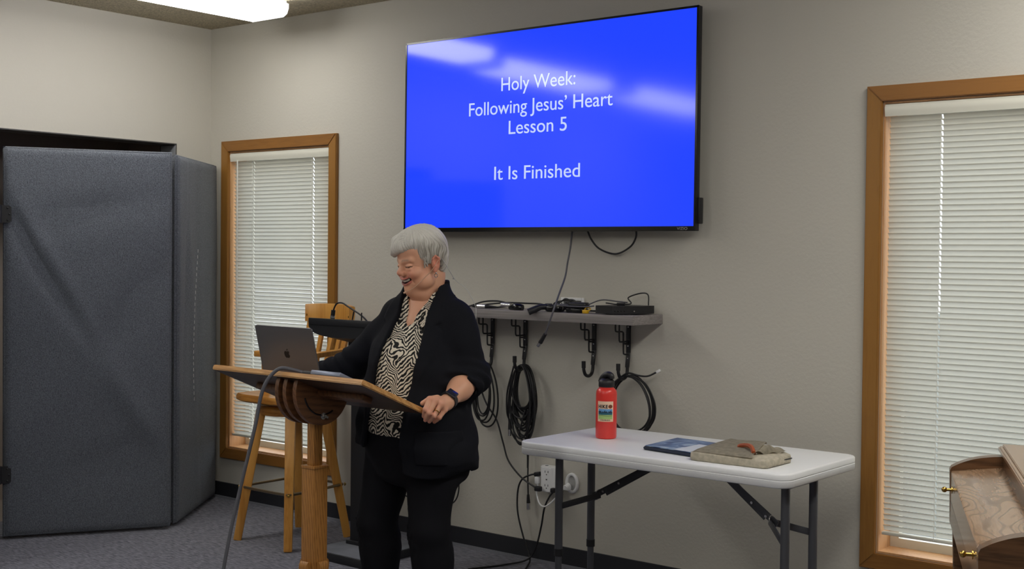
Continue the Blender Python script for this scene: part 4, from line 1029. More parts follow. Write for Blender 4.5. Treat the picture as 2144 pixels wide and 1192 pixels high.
for x0_, x1_, z1_, l in ((1.680, 1.700, 1.160, 'short black stem leaning on the podium top, under the bent microphone'), (1.750, 1.752, 1.156, 'short upright black stem on the podium top beside the bent microphone')):
    q = MB(); q.cyl((x0_, -0.47, 1.085), (x1_, -0.47, z1_), 0.003, 0.0035, 10)
    single(q, 'antenna_stem', M['rubber'], l, 'antenna', (x0_, -0.47, 1.085))

# ------------------------------------------------------------------ spinet piano at the second window
u_ = V((0.388, -0.922, 0)).normalized(); v_ = V((-u_.y, u_.x, 0))   # u along the keyboard towards the camera, v away from the player
PO = V((4.685, -0.800, 0))
pn = thing('piano', 'oak spinet piano with closed key lid and brass knobs in front of the window', 'piano', tuple(PO), math.atan2(u_.y, u_.x))
def pp(u, v, z): return PO+u_*u+v_*v+V((0, 0, z))
LNG = 1.105
def pbox(q, u0, u1, v0, v1, z0, z1, bev=0.003):
    vs = [q.bm.verts.new(pp(u, v, z)) for z in (z0, z1) for u, v in ((u0, v0), (u1, v0), (u1, v1), (u0, v1))]
    fs = [q.bm.faces.new([vs[i] for i in f]) for f in ((3, 2, 1, 0), (4, 5, 6, 7), (0, 1, 5, 4), (1, 2, 6, 5), (2, 3, 7, 6), (3, 0, 4, 7))]
    if bev: bmesh.ops.bevel(q.bm, geom=list({e for f in fs for e in f.edges}), offset=bev, segments=2, affect='EDGES')
def wood_dir(name, dark, light, scale, rings, dist, coat):
    return wood(name, dark, light, 'y', scale, 0.26, rings=rings, dist=dist, coat=coat)
def contour_oak():
    """Flat-sawn oak: thin dark contour lines of a stretched noise."""
    m = wood('piano_lid_oak', (140, 110, 84), (160, 130, 102), 'x', 1.4, 0.26, rings=4, coat=0.35); nt = m.node_tree; N = nt.nodes; L = nt.links; b = N['Principled BSDF']
    base = b.inputs['Base Color'].links[0].from_socket
    tc = N.new('ShaderNodeTexCoord'); mp = N.new('ShaderNodeMapping'); mp.inputs['Scale'].default_value = (0.35, 1, 1); L.new(tc.outputs['Object'], mp.inputs['Vector'])
    n = N.new('ShaderNodeTexNoise'); n.inputs['Scale'].default_value = 7; n.inputs['Detail'].default_value = 0.6; L.new(mp.outputs['Vector'], n.inputs['Vector'])
    a = N.new('ShaderNodeMath'); a.operation = 'MULTIPLY'; a.inputs[1].default_value = 26; L.new(n.outputs['Fac'], a.inputs[0])
    f = N.new('ShaderNodeMath'); f.operation = 'PINGPONG'; f.inputs[1].default_value = 0.5; L.new(a.outputs[0], f.inputs[0])
    r = N.new('ShaderNodeValToRGB'); r.color_ramp.elements[0].position = 0.0; r.color_ramp.elements[0].color = (0.55, 0.5, 0.45, 1); r.color_ramp.elements[1].position = 0.16; r.color_ramp.elements[1].color = (1, 1, 1, 1); L.new(f.outputs[0], r.inputs['Fac'])
    x = N.new('ShaderNodeMix'); x.data_type = 'RGBA'; x.blend_type = 'MULTIPLY'; x.inputs[0].default_value = 1.0; L.new(base, x.inputs[6]); L.new(r.outputs['Color'], x.inputs[7]); L.new(x.outputs[2], b.inputs['Base Color'])
    return m
M['pl'] = contour_oak()
M['pd'] = wood_dir('piano_case_oak', (74, 52, 34), (108, 76, 50), 1.6, 9, 3, 0.2)
q = MB()
# key lid, sloping up to the back, its front face folded down over the keys
rows = [(0.0, 0.690), (0.0, 0.781), (0.004, 0.785), (0.150, 0.802), (0.150, 0.780), (0.02, 0.765), (0.012, 0.690)]
lo = [q.bm.verts.new(pp(0.0, v, z)) for v, z in rows]; hi = [q.bm.verts.new(pp(LNG, v, z)) for v, z in rows]
q.bm.faces.new(lo[::-1]); q.bm.faces.new(hi)
for k in range(len(rows)): q.bm.faces.new((lo[k], lo[(k+1) % 7], hi[(k+1) % 7], hi[k]))
ld = q.build('key_lid', M['pl'], pn)
for u in (0.13, LNG-0.11):
    q = MB(); o = pp(u, -0.006, 0.748); q.cyl(o+v_*0.006, o-v_*0.014, 0.0045, seg=12); q.ball(o-v_*0.019, (0.0085, 0.0085, 0.0085), 14); q.cyl(o+v_*0.004, o+v_*0.001, 0.011, seg=14); q.build('knob', M['brass'], ld)
arm = [(0.0, 0.62), (-0.003, 0.786)]+[(v.x, v.y) for v in smooth_path([(0.002, 0.796, 0), (0.030, 0.811, 0), (0.070, 0.825, 0), (0.115, 0.833, 0), (0.165, 0.837, 0)], 6)]+[(0.165, 0.62)]
for u0, u1 in ((-0.045, -0.001), (LNG+0.001, LNG+0.045)):
    q = MB(); lo = [q.bm.verts.new(pp(u0, v, z)) for v, z in arm]; hi = [q.bm.verts.new(pp(u1, v, z)) for v, z in arm]
    q.bm.faces.new(lo[::-1]); q.bm.faces.new(hi)
    for k in range(len(arm)): q.bm.faces.new((lo[k], lo[(k+1) % len(arm)], hi[(k+1) % len(arm)], hi[k]))
    bmesh.ops.bevel(q.bm, geom=[e for e in q.bm.edges if e.calc_face_angle(0) > 1.2], offset=0.003, segments=2, affect='EDGES'); q.build('key_arm', M['pd'], pn)
q = MB(); pbox(q, -0.045, LNG+0.045, 0.0, 0.2, 0.62, 0.70); q.build('keybed', M['pd'], pn)
q = MB(); pbox(q, -0.045, LNG+0.045, 0.150, 0.43, 0.03, 0.845); q.build('case', M['pd'], pn)
q = MB(); pbox(q, -0.055, LNG+0.055, 0.140, 0.44, 0.845, 0.862, 0.004); pbox(q, -0.050, LNG+0.050, 0.152, 0.43, 0.862, 0.868, 0.002); q.build('top_board', M['pl'], pn)
for u0 in (-0.04, LNG-0.01):
    q = MB(); vs = pp(u0+0.025, 0.04, 0.0); q.bar(pp(u0+0.025, 0.045, 0.0), pp(u0+0.025, 0.035, 0.62), 0.035, 0.035, up=v_, bevel=0.004, w2=0.055, h2=0.055); q.build('leg', M['pd'], pn)
q = MB(); pbox(q, -0.045, LNG+0.045, 0.03, 0.45, 0.0, 0.03); q.build('plinth', M['pd'], pn)

# ------------------------------------------------------------------ loose cables on the carpet
q = MB(); q.tube([(1.86, -0.335, 0.006), (1.95, -0.30, 0.010), (2.04, -0.30, 0.006), (2.12, -0.38, 0.006), (2.18, -0.46, 0.006), (2.22, -0.56, 0.006), (2.16, -0.66, 0.006), (2.05, -0.66, 0.006), (1.99, -0.60, 0.0475)], 0.0042)
single(q, 'floor_cable', M['rubber'], 'black cable curling over the carpet behind the woman', 'cable', (2.04, -0.30, 0))
q = MB(); q.tube([(1.815, -0.36, 0.32), (1.86, -0.2, 0.24), (1.92, -0.08, 0.20), (1.97, -0.03, 0.23), (1.98, -0.02, 0.33), (1.94, -0.02, 0.50)], 0.0035)
single(q, 'wall_cable', M['rubber'], 'thin black cable sagging from podium to wall, seen between the trouser legs', 'cable', (1.9, -0.1, 0.2))

# ================================================================== the woman at the lectern
# Solid figure from blended distance fields, meshed with surface nets.  Frame of the figure:
# x to the image right, y away from the camera, z up; she faces (-0.63, -0.78).
PERSON_YAW = 0.6791
wo = thing('person', 'grey-haired person in black cardigan and zebra print blouse laughing at the lectern', 'person', (2.93, -1.337, 0), PERSON_YAW)

class Field:
    def __init__(s, lo, hi, h):
        s.lo = np.array(lo, float); s.h = h
        n = np.ceil((np.array(hi, float)-s.lo)/h).astype(int)+1
        s.ax = [(s.lo[i]+h*np.arange(n[i])).astype(np.float32) for i in range(3)]
        s.F = np.full(tuple(n), 0.5, np.float32)
    def add(s, fn, lo=None, hi=None, k=0.0, mode='u'):
        sl = []
        for i in range(3):
            a = 0 if lo is None else int(np.searchsorted(s.ax[i], lo[i])); b = len(s.ax[i]) if hi is None else int(np.searchsorted(s.ax[i], hi[i]))
            if b <= a: return s
            sl.append(slice(a, b))
        sl = tuple(sl)
        X = s.ax[0][sl[0]][:, None, None]; Y = s.ax[1][sl[1]][None, :, None]; Z = s.ax[2][sl[2]][None, None, :]
        d = fn(X, Y, Z); f = s.F[sl]
        if mode == 'u': s.F[sl] = smin(f, d, k)
        elif mode == 's': s.F[sl] = -smin(-f, d, k)
        elif mode == 'i': s.F[sl] = -smin(-f, -d, k)
        elif mode == '+': s.F[sl] = f+d
        return s
    def mesh(s):
        F = s.F; nx, ny, nz = F.shape; S = F < 0
        c = S[:-1, :-1, :-1].astype(np.int8)
        for o in ((1, 0, 0), (0, 1, 0), (0, 0, 1), (1, 1, 0), (1, 0, 1), (0, 1, 1), (1, 1, 1)):
            c = c+S[o[0]:nx-1+o[0], o[1]:ny-1+o[1], o[2]:nz-1+o[2]]
        act = (c > 0) & (c < 8); idx = np.argwhere(act)
        cid = np.full(act.shape, -1, np.int32); cid[act] = np.arange(len(idx))
        cor = [(0, 0, 0), (1, 0, 0), (0, 1, 0), (1, 1, 0), (0, 0, 1), (1, 0, 1), (0, 1, 1), (1, 1, 1)]
        v = np.stack([F[idx[:, 0]+o[0], idx[:, 1]+o[1], idx[:, 2]+o[2]] for o in cor], 1)
        P = np.zeros((len(idx), 3)); W = np.zeros(len(idx))
        for a, b in ((0, 1), (2, 3), (4, 5), (6, 7), (0, 2), (1, 3), (4, 6), (5, 7), (0, 4), (1, 5), (2, 6), (3, 7)):
            m = (v[:, a] < 0) != (v[:, b] < 0); t = v[m, a]/(v[m, a]-v[m, b])
            P[m] += np.array(cor[a])+t[:, None]*(np.array(cor[b])-np.array(cor[a])); W[m] += 1
        P = s.lo+s.h*(idx+P/W[:, None])
        Q = []
        for ax in range(3):
            sa = [slice(None)]*3; sb = [slice(None)]*3; sa[ax] = slice(0, -1); sb[ax] = slice(1, None)
            A, B = S[tuple(sa)], S[tuple(sb)]; e = np.argwhere(A != B)
            o1, o2 = [(1, 2), (2, 0), (0, 1)][ax]
            ok = (e[:, o1] > 0) & (e[:, o2] > 0) & (e[:, o1] < F.shape[o1]-1) & (e[:, o2] < F.shape[o2]-1); e = e[ok]
            if not len(e): continue
            def cell(d1, d2):
                q = e.copy(); q[:, o1] -= d1; q[:, o2] -= d2; return cid[q[:, 0], q[:, 1], q[:, 2]]
            quad = np.stack([cell(1, 1), cell(0, 1), cell(0, 0), cell(1, 0)], 1)
            flip = ~A[e[:, 0], e[:, 1], e[:, 2]]; quad[flip] = quad[flip][:, ::-1]; Q.append(quad)
        Q = np.concatenate(Q); Q = Q[(Q >= 0).all(1)]
        return P, Q
def smin(a, b, k):
    if k <= 0: return np.minimum(a, b)
    h = np.clip(0.5+0.5*(b-a)/k, 0, 1).astype(np.float32)
    return b+(a-b)*h-k*h*(1-h)
def ell(c, r):
    def f(X, Y, Z):
        x, y, z = (X-c[0])/r[0], (Y-c[1])/r[1], (Z-c[2])/r[2]
        k0 = np.sqrt(x*x+y*y+z*z)+1e-6; k1 = np.sqrt((x/r[0])**2+(y/r[1])**2+(z/r[2])**2)+1e-6
        return (k0*(k0-1)/k1).astype(np.float32)
    return f
def cap(a, b, r0, r1=None):
    r1 = r0 if r1 is None else r1; a = np.array(a, float); b = np.array(b, float); d = b-a; dd = max(1e-12, d@d)
    def f(X, Y, Z):
        t = np.clip(((X-a[0])*d[0]+(Y-a[1])*d[1]+(Z-a[2])*d[2])/dd, 0, 1)
        return (np.sqrt((X-a[0]-t*d[0])**2+(Y-a[1]-t*d[1])**2+(Z-a[2]-t*d[2])**2)-(r0+(r1-r0)*t)).astype(np.float32)
    return f
def bb(c, r, m):
    r = np.array(r if hasattr(r, '__len__') else (r, r, r)); return np.array(c)-r-m, np.array(c)+r+m
def cbb(a, b, r, m): return np.minimum(a, b)-r-m, np.maximum(a, b)+r+m
def mesh_obj(name, parts, m, parent, attr=None, shade=180, label=None):
    vs = []; fs = []; n = 0; at = []
    for p in parts:
        vs.append(p[0]); fs.append(p[1]+n); n += len(p[0])
        if attr: at.append(p[2] if len(p) > 2 else np.tile(np.array(attr, float), (len(p[0]), 1)))
    Vv = np.concatenate(vs); Ff = np.concatenate(fs)
    me = bpy.data.meshes.new(name); me.vertices.add(len(Vv)); me.vertices.foreach_set('co', Vv.astype(np.float32).ravel())
    me.loops.add(len(Ff)*4); me.loops.foreach_set('vertex_index', Ff.astype(np.int32).ravel())
    me.polygons.add(len(Ff)); me.polygons.foreach_set('loop_start', np.arange(0, len(Ff)*4, 4, dtype=np.int32))
    me.update(calc_edges=True); me.validate()
    if attr:
        a = me.color_attributes.new('tint', 'FLOAT_COLOR', 'POINT'); C = np.concatenate(at); C = np.concatenate([C, np.ones((len(C), 1))], 1)
        a.data.foreach_set('color', C.astype(np.float32).ravel())
    return link(name, me, m, parent, shade, label)

def LQ(l, q, z): return np.array([0.778*l-0.628*q, -0.628*l-0.778*q, z])
def toLQ(X, Y): return 0.778*X-0.628*Y, -0.628*X-0.778*Y

# ---- head frame: x to her left, y to the back, z up, origin between the ears
HC = np.array([0.019, 0.010, 1.409]); psi, pit = math.radians(-57.0), math.radians(15.0)
Rz_ = np.array([[math.cos(psi), -math.sin(psi), 0], [math.sin(psi), math.cos(psi), 0], [0, 0, 1]])
Rx_ = np.array([[1, 0, 0], [0, math.cos(pit), -math.sin(pit)], [0, math.sin(pit), math.cos(pit)]])
HR = Rz_ @ Rx_
def h2l(p): return np.asarray(p) @ HR.T + HC
def l2h(p): return (np.asarray(p)-HC) @ HR

hd = Field((-0.10, -0.150, -0.215), (0.10, 0.135, 0.150), 0.0018)
def both(fn):
    for s in (-1, 1): fn(s)
def E_(c, r, k, mode='u'): lo, hi = bb(c, r, k+0.02); hd.add(ell(c, r), lo, hi, k, mode)
def C_(a, b, r0, r1, k, mode='u'): lo, hi = cbb(np.array(a), np.array(b), max(r0, r1), k+0.012); hd.add(cap(a, b, r0, r1), lo, hi, k, mode)
hd.add(ell((0, 0.006, 0.036), (0.072, 0.080, 0.076)))
hd.add(ell((0, -0.034, -0.018), (0.064, 0.058, 0.080)), k=0.022)
E_((0, -0.048, -0.060), (0.050, 0.044, 0.038), 0.022)
E_((0, -0.046, 0.056), (0.056, 0.043, 0.040), 0.03)
both(lambda s: E_((s*0.040, -0.064, -0.024), (0.026, 0.027, 0.021), 0.014))
both(lambda s: E_((s*0.047, -0.036, -0.062), (0.024, 0.032, 0.026), 0.02))
both(lambda s: C_((s*0.043, -0.073, 0.026), (s*0.013, -0.087, 0.022), 0.0085, 0.0085, 0.012))
both(lambda s: E_((s*0.030, -0.101, 0.007), (0.016, 0.0130, 0.0075), 0.012, 's'))
both(lambda s: E_((s*0.031, -0.0785, 0.0065), (0.0165, 0.0115, 0.0085), 0.005))
both(lambda s: C_((s*0.019, -0.0915, 0.0030), (s*0.045, -0.0800, 0.0030), 0.0020, 0.0015, 0.003, 's'))
both(lambda s: E_((s*0.032, -0.082, -0.0060), (0.014, 0.007, 0.0040), 0.008))
both(lambda s: C_((s*0.048, -0.072, 0.004), (s*0.060, -0.055, -0.002), 0.0012, 0.0008, 0.003, 's'))
C_((0, -0.086, 0.018), (0, -0.1005, -0.008), 0.0085, 0.0105, 0.010)
E_((0, -0.1045, -0.013), (0.0124, 0.0120, 0.0110), 0.006)
both(lambda s: E_((s*0.0125, -0.0985, -0.0185), (0.0082, 0.0110, 0.0082), 0.005))
both(lambda s: E_((s*0.0065, -0.1060, -0.0270), (0.0036, 0.0052, 0.0034), 0.002, 's'))
both(lambda s: C_((s*0.019, -0.104, -0.020), (s*0.041, -0.082, -0.056), 0.0030, 0.0024, 0.007, 's'))
C_((-0.006, -0.076, -0.086), (0.006, -0.076, -0.086), 0.021, 0.021, 0.018)
E_((0, -0.034, -0.106), (0.050, 0.048, 0.032), 0.018)
E_((0, -0.045, -0.090), (0.045, 0.012, 0.004), 0.008, 's') if False else None
def warped(fn):
    return lambda X, Y, Z: fn(X, Y-9.0*X*X, Z-8.0*X*X)
mlo, mhi = np.array((-0.048, -0.13, -0.085)), np.array((0.048, -0.06, -0.020))
hd.add(warped(cap((-0.030, -0.0985, -0.0400), (0.030, -0.0985, -0.0400), 0.0042)), mlo, mhi, 0.005)
hd.add(warped(cap((-0.024, -0.0955, -0.0588), (0.024, -0.0955, -0.0588), 0.0050)), mlo, mhi, 0.006)
cav = warped(ell((0, -0.093, -0.0490), (0.0365, 0.026, 0.0070)))
hd.add(cav, mlo, mhi, 0.002, 's')
both(lambda s: C_((s*0.039, -0.080, -0.036), (s*0.041, -0.076, -0.046), 0.0022, 0.0022, 0.004, 's'))
def ear(s):
    E_((s*0.0735, 0.005, -0.004), (0.0085, 0.0165, 0.0270), 0.004)
    C_((s*0.077, -0.005, 0.013), (s*0.081, 0.007, 0.021), 0.0038, 0.0042, 0.003); C_((s*0.081, 0.007, 0.021), (s*0.082, 0.018, 0.010), 0.0042, 0.0042, 0.003); C_((s*0.082, 0.018, 0.010), (s*0.078, 0.015, -0.012), 0.0042, 0.0036, 0.003)
    E_((s*0.083, 0.004, 0.000), (0.0065, 0.0085, 0.0140), 0.003, 's')
    E_((s*0.0745, -0.003, -0.029), (0.0058, 0.0080, 0.0090), 0.004)
both(ear)
nb = l2h(LQ(0, -0.050, 1.24)); hd.add(cap((0, 0.020, -0.055), nb, 0.049, 0.058), k=0.022)
hd.add(cap((0.0, -0.004, -0.095), l2h(LQ(0.004, -0.028, 1.25)), 0.036, 0.036), k=0.025)
both(lambda s: C_((s*0.030, 0.0, -0.10), l2h(LQ(s*0.02, 0.012, 1.22)), 0.007, 0.007, 0.012))
hp, hq = hd.mesh()
# colour of the skin itself: lips, brows, lash line, pinker cheeks
SK = np.array([lin(216), lin(162), lin(132)])
def tint_head(p):
    c = np.tile(SK, (len(p), 1)); x, y, z = p.T; ax = np.abs(x)
    def mixin(col, w):
        w = np.clip(w, 0, 1)[:, None]; c[:] = c*(1-w)+np.array([lin(k) for k in col])*w
    blush = np.exp(-((ax-0.042)/0.020)**2-((z+0.026)/0.020)**2)*(y < -0.03); mixin((216, 128, 108), 0.55*blush)
    mixin((212, 126, 106), 0.55*np.exp(-(x/0.014)**2-((z+0.016)/0.012)**2)*(y < -0.09))
    mixin((206, 122, 104), 0.6*((ax > 0.070) & (y > -0.01) & (z > -0.05) & (z < 0.04)))
    wy, wz = y-9*x*x, z-8*x*x
    lip = (ax < 0.034) & (wy < -0.088)
    mixin((186, 100, 92), 0.75*(lip & (np.abs(wz+0.0400) < 0.0046)) + 0.75*(lip & (np.abs(wz+0.0588) < 0.0050)))
    ins = cav(x, y, z) < 0.0016
    mixin((92, 36, 34), 1.0*ins)
    by = 0.0290-6.0*(ax-0.028)**2
    mixin((150, 124, 104), 0.65*np.exp(-((z-by)/0.0035)**2)*np.clip((0.047-ax)/0.006, 0, 1)*((ax > 0.012) & (y < -0.05)))
    lz = 0.0032+4.0*(ax-0.031)**2
    mixin((62, 44, 38), 0.95*np.exp(-((z-lz)/0.0024)**2)*((ax > 0.017) & (ax < 0.047) & (y < -0.072)))
    return c
ht = tint_head(hp)

# ---- hands
def hand(fld, wrist, mcp, pip, tip, thumb, scale=1.0):
    W = np.array(wrist)
    cen = (np.mean(mcp, axis=0)+W)/2
    for m in mcp: fld.add(cap(W*0.65+np.array(m)*0.35, m, 0.0135*scale, 0.0112*scale), k=0.010)
    fld.add(cap(W, cen, 0.0235*scale, 0.019*scale), k=0.014)
    rad = (0.0092, 0.0094, 0.0090, 0.0080)
    for i in range(4):
        r = rad[i]*scale; m, p, t = np.array(mcp[i]), np.array(pip[i]), np.array(tip[i])
        d = p+(t-p)*0.5
        tmp = Field.__new__(Field); tmp.ax = fld.ax; tmp.h = fld.h; tmp.lo = fld.lo; tmp.F = np.full_like(fld.F, 0.5)
        tmp.add(cap(m, p, r*1.12, r)); tmp.add(ell(p, (r*1.08,)*3), k=0.003); tmp.add(cap(p, d, r, r*0.95), k=0.002); tmp.add(cap(d, t, r*0.95, r*0.82), k=0.002)
        fld.F = smin(fld.F, tmp.F, 0.0035)
    a, b, c = [np.array(v) for v in thumb]
    tmp = Field.__new__(Field); tmp.ax = fld.ax; tmp.h = fld.h; tmp.lo = fld.lo; tmp.F = np.full_like(fld.F, 0.5)
    tmp.add(cap(a, b, 0.0140*scale, 0.0108*scale)); tmp.add(cap(b, c, 0.0105*scale, 0.0086*scale), k=0.004)
    fld.F = smin(fld.F, tmp.F, 0.006)
def tint_hand(p, knuckles):
    c = np.tile(SK, (len(p), 1)); pk = np.array([lin(214), lin(132), lin(112)])
    for k in knuckles:
        w = 0.5*np.exp(-(((p-np.array(k))**2).sum(1))/(0.012**2)); c = c*(1-w[:, None])+pk*w[:, None]
    return c
def HP(px, py, y): # a point of the near hand: measured across and up from the figure's axis
    s = (4.6+y)/2656.6; return np.array([(px-875)*s, y, 1.4387-(py-534.5)*s])
EL = np.array([0.198, -0.070, 1.000]); WR = HP(946, 847, -0.252)
mcp = [HP(915, 839, -0.302), HP(927, 842, -0.308), HP(938, 850, -0.302), HP(946, 861, -0.288)]
pip = [HP(907, 861, -0.322), HP(915, 868, -0.326), HP(925, 874, -0.320), HP(935, 878, -0.303)]
tip = [HP(902.5, 875, -0.300), HP(906, 883, -0.298), HP(914, 886, -0.292), HP(924, 887, -0.285)]
thumb = [HP(929, 838, -0.274), HP(913, 839, -0.268), HP(898, 848, -0.266)]
fh = Field((-0.02, -0.345, 0.84), (0.225, -0.075, 1.05), 0.00165)
fh.add(cap(EL*0.8+WR*0.2, WR, 0.042, 0.0245)); fh.add(ell(EL*0.55+WR*0.45, (0.040, 0.040, 0.040)), k=0.03)
fh.add(cap(WR, HP(937, 850, -0.278), 0.024, 0.022), k=0.015)
hand(fh, HP(941, 849, -0.270), mcp, pip, tip, thumb, 0.96)
lp_, lq_ = fh.mesh(); lt_ = tint_hand(lp_, mcp+pip+tip)
# far hand, closing on the far corner of the lectern top
EL2, WR2 = np.array([-0.262, 0.225, 1.015]), np.array([-0.470, 0.300, 0.945])
mcp2 = [(-0.500, 0.262, 0.925), (-0.520, 0.280, 0.925), (-0.538, 0.295, 0.922), (-0.552, 0.305, 0.915)]
pip2 = [(-0.500, 0.228, 0.890), (-0.522, 0.246, 0.884), (-0.545, 0.262, 0.884), (-0.562, 0.282, 0.888)]
tip2 = [(-0.492, 0.215, 0.876), (-0.512, 0.222, 0.868), (-0.545, 0.240, 0.866), (-0.568, 0.262, 0.872)]
thumb2 = [(-0.475, 0.272, 0.945), (-0.480, 0.242, 0.945), (-0.492, 0.215, 0.950)]
O2 = np.array([0.030, -0.038, 0.008]); WR2 = WR2+O2; mcp2, pip2, tip2, thumb2 = [[tuple(np.array(v)+O2) for v in g] for g in (mcp2, pip2, tip2, thumb2)]
fr_ = Field((-0.58, 0.14, 0.84), (-0.27, 0.36, 1.06), 0.0022)
fr_.add(cap(EL2, WR2, 0.040, 0.0245)); hand(fr_, WR2, mcp2, pip2, tip2, thumb2, 0.95)
rp_, rq_ = fr_.mesh(); rt_ = tint_hand(rp_, pip2+tip2)

# ---- trunk profile shared by body and clothes
PZ = np.array([0.55, 0.62, 0.70, 0.76, 0.83, 0.90, 0.97, 1.04, 1.10, 1.17, 1.24, 1.29, 1.33])
PA = np.array([0.150, 0.176, 0.204, 0.208, 0.196, 0.186, 0.180, 0.180, 0.178, 0.164, 0.132, 0.095, 0.07])
PF = np.array([0.10, 0.120, 0.145, 0.160, 0.162, 0.152, 0.138, 0.128, 0.108, 0.060, 0.020, -0.002, -0.01])
PB = np.array([-0.14, -0.155, -0.165, -0.160, -0.142, -0.130, -0.125, -0.125, -0.130, -0.130, -0.118, -0.105, -0.10])
def trunk(grow=0.0, growz=None):
    def f(X, Y, Z):
        l, q = toLQ(X, Y); g = grow if growz is None else grow+np.interp(Z, *growz).astype(np.float32)
        a = np.interp(Z, PZ, PA)+g; qf = np.interp(Z, PZ, PF)+g; qb = np.interp(Z, PZ, PB)-g
        c = (qf+qb)/2; b = (qf-qb)/2
        x = np.abs(l)/a; y = np.abs(q-c)/b; e = 2.3
        r = (x**e+y**e)**(1/e)+1e-6
        return ((r-1)*np.minimum(a, b)*0.9).astype(np.float32)
    return f
NB = LQ(0, -0.052, 1.275)
def shoulders(g):
    return [cap(NB+np.array([0, 0, -0.02]), LQ(s*0.125, -0.045, 1.212), 0.056+g, 0.050+g) for s in (-1, 1)]
SHL, SHR = LQ(0.146, -0.040, 1.200), LQ(-0.130, -0.040, 1.195)
# neck to chest skin at the open collar
fc = Field((-0.13, -0.13, 1.10), (0.16, 0.12, 1.315), 0.003)
fc.add(trunk(-0.012)); fc.add(lambda X, Y, Z: (np.abs(Z-1.19)-0.075+0*X+0*Y).astype(np.float32), mode='i', k=0.01)
for c in shoulders(-0.012): fc.add(c, k=0.03)
fc.add(cap(NB+np.array([0, 0, 0.01]), NB+np.array([0, 0, -0.02]), 0.050, 0.058), k=0.03)
fc.add(cap(LQ(0.004, 0.000, 1.245), LQ(0.004, 0.030, 1.19), 0.026, 0.02), k=0.03)
cp_, cq_ = fc.mesh()
# the covered rest of the body
fb = Field((-0.36, -0.30, -0.01), (0.34, 0.36, 1.24), 0.009)
fb.add(trunk(-0.02)); fb.add(lambda X, Y, Z: (0.68-Z+0*X+0*Y).astype(np.float32), mode='i', k=0.05)
HL, HRt = LQ(0.088, 0.0, 0.76), LQ(-0.105, 0.0, 0.76)
KL, KR = LQ(0.098, 0.040, 0.45), LQ(-0.162, 0.040, 0.45)
AL, AR = LQ(0.100, 0.000, 0.09), LQ(-0.160, 0.005, 0.09)
for h_, k_, a_ in ((HL, KL, AL), (HRt, KR, AR)):
    fb.add(cap(h_, k_, 0.088, 0.058), k=0.03); fb.add(cap(k_, a_, 0.057, 0.038), k=0.02); fb.add(cap(a_, a_+np.array([-0.628*0.13, -0.778*0.13, -0.055]), 0.040, 0.028), k=0.02)
for s_, e_ in ((SHL, EL), (SHR, EL2)): fb.add(cap(s_, e_, 0.050, 0.042), k=0.03)
bp_, bq_ = fb.mesh()
def skin_mat():
    m = bpy.data.materials.new('skin'); m.use_nodes = True; nt = m.node_tree; N = nt.nodes; L = nt.links; b = N['Principled BSDF']
    a = N.new('ShaderNodeVertexColor'); a.layer_name = 'tint'; L.new(a.outputs['Color'], b.inputs['Base Color'])
    b.inputs['Roughness'].default_value = 0.48; b.inputs['Specular IOR Level'].default_value = 0.4
    b.inputs['Subsurface Weight'].default_value = 0.12; b.inputs['Subsurface Radius'].default_value = (0.012, 0.005, 0.003); b.inputs['Subsurface Scale'].default_value = 0.6
    n = N.new('ShaderNodeTexNoise'); n.inputs['Scale'].default_value = 260; n.inputs['Detail'].default_value = 3; bp = N.new('ShaderNodeBump'); bp.inputs['Strength'].default_value = 0.15; bp.inputs['Distance'].default_value = 0.001
    tc = N.new('ShaderNodeTexCoord'); L.new(tc.outputs['Object'], n.inputs['Vector']); L.new(n.outputs['Fac'], bp.inputs['Height']); L.new(bp.outputs['Normal'], b.inputs['Normal'])
    return m
M['skin'] = skin_mat()
body = mesh_obj('body', [(h2l(hp), hq, ht), (lp_, lq_, lt_), (rp_, rq_, rt_), (cp_, cq_), (bp_, bq_)], M['skin'], wo, attr=tuple(SK))
# teeth
q = MB()
for k in range(8):
    x = -0.0250+0.050*k/7; w_ = 0.0034 if abs(x) < 0.012 else 0.0030
    q.ball(h2l((x, -0.0935+9*x*x, -0.0460+8*x*x)), (w_*1.22, 0.0030, 0.0056), 8, Matrix(HR.tolist()))
q.build('teeth', mat('tooth_white', (232, 222, 206), 0.3), body, world=False)

# ---- hair
hr = Field((-0.125, -0.150, -0.10), (0.125, 0.155, 0.185), 0.0020)
hr.add(ell((0, 0.005, 0.044), (0.0800, 0.083, 0.083)))
hr.add(ell((0.0, 0.024, 0.050), (0.074, 0.070, 0.078)), k=0.03)
hr.add(ell((0.004, -0.026, 0.094), (0.062, 0.062, 0.038)), k=0.03)
hr.add(ell((0.0, 0.042, -0.006), (0.060, 0.038, 0.062)), k=0.03)
def poly2(pts):
    pts = np.array(pts, float)
    def f(X, Y, Z):
        y = np.broadcast_to(Y, (1, Y.shape[1], Z.shape[2])); z = np.broadcast_to(Z, (1, Y.shape[1], Z.shape[2]))
        d = np.full(y.shape, 9.0); ins = np.zeros(y.shape, bool)
        for i in range(len(pts)):
            a, b = pts[i-1], pts[i]; e = b-a; t = np.clip(((y-a[0])*e[0]+(z-a[1])*e[1])/(e@e), 0, 1)
            d = np.minimum(d, np.hypot(y-a[0]-t*e[0], z-a[1]-t*e[1]))
            c = (a[1] > z) != (b[1] > z)
            with np.errstate(divide='ignore', invalid='ignore'): xx = (b[0]-a[0])*(z-a[1])/(b[1]-a[1])+a[0]
            ins ^= c & (y < xx)
        return (np.where(ins, -d, d)+0*X).astype(np.float32)
    return f
hr.add(poly2([(-0.16, 0.078), (-0.088, 0.072), (-0.064, 0.058), (-0.052, 0.020), (-0.040, -0.014), (-0.022, -0.012), (-0.014, 0.006), (-0.002, 0.016), (0.014, 0.016), (0.024, -0.004), (0.030, -0.040), (0.044, -0.058), (0.16, -0.055), (0.16, 0.2), (-0.16, 0.2)]), mode='i', k=0.010)
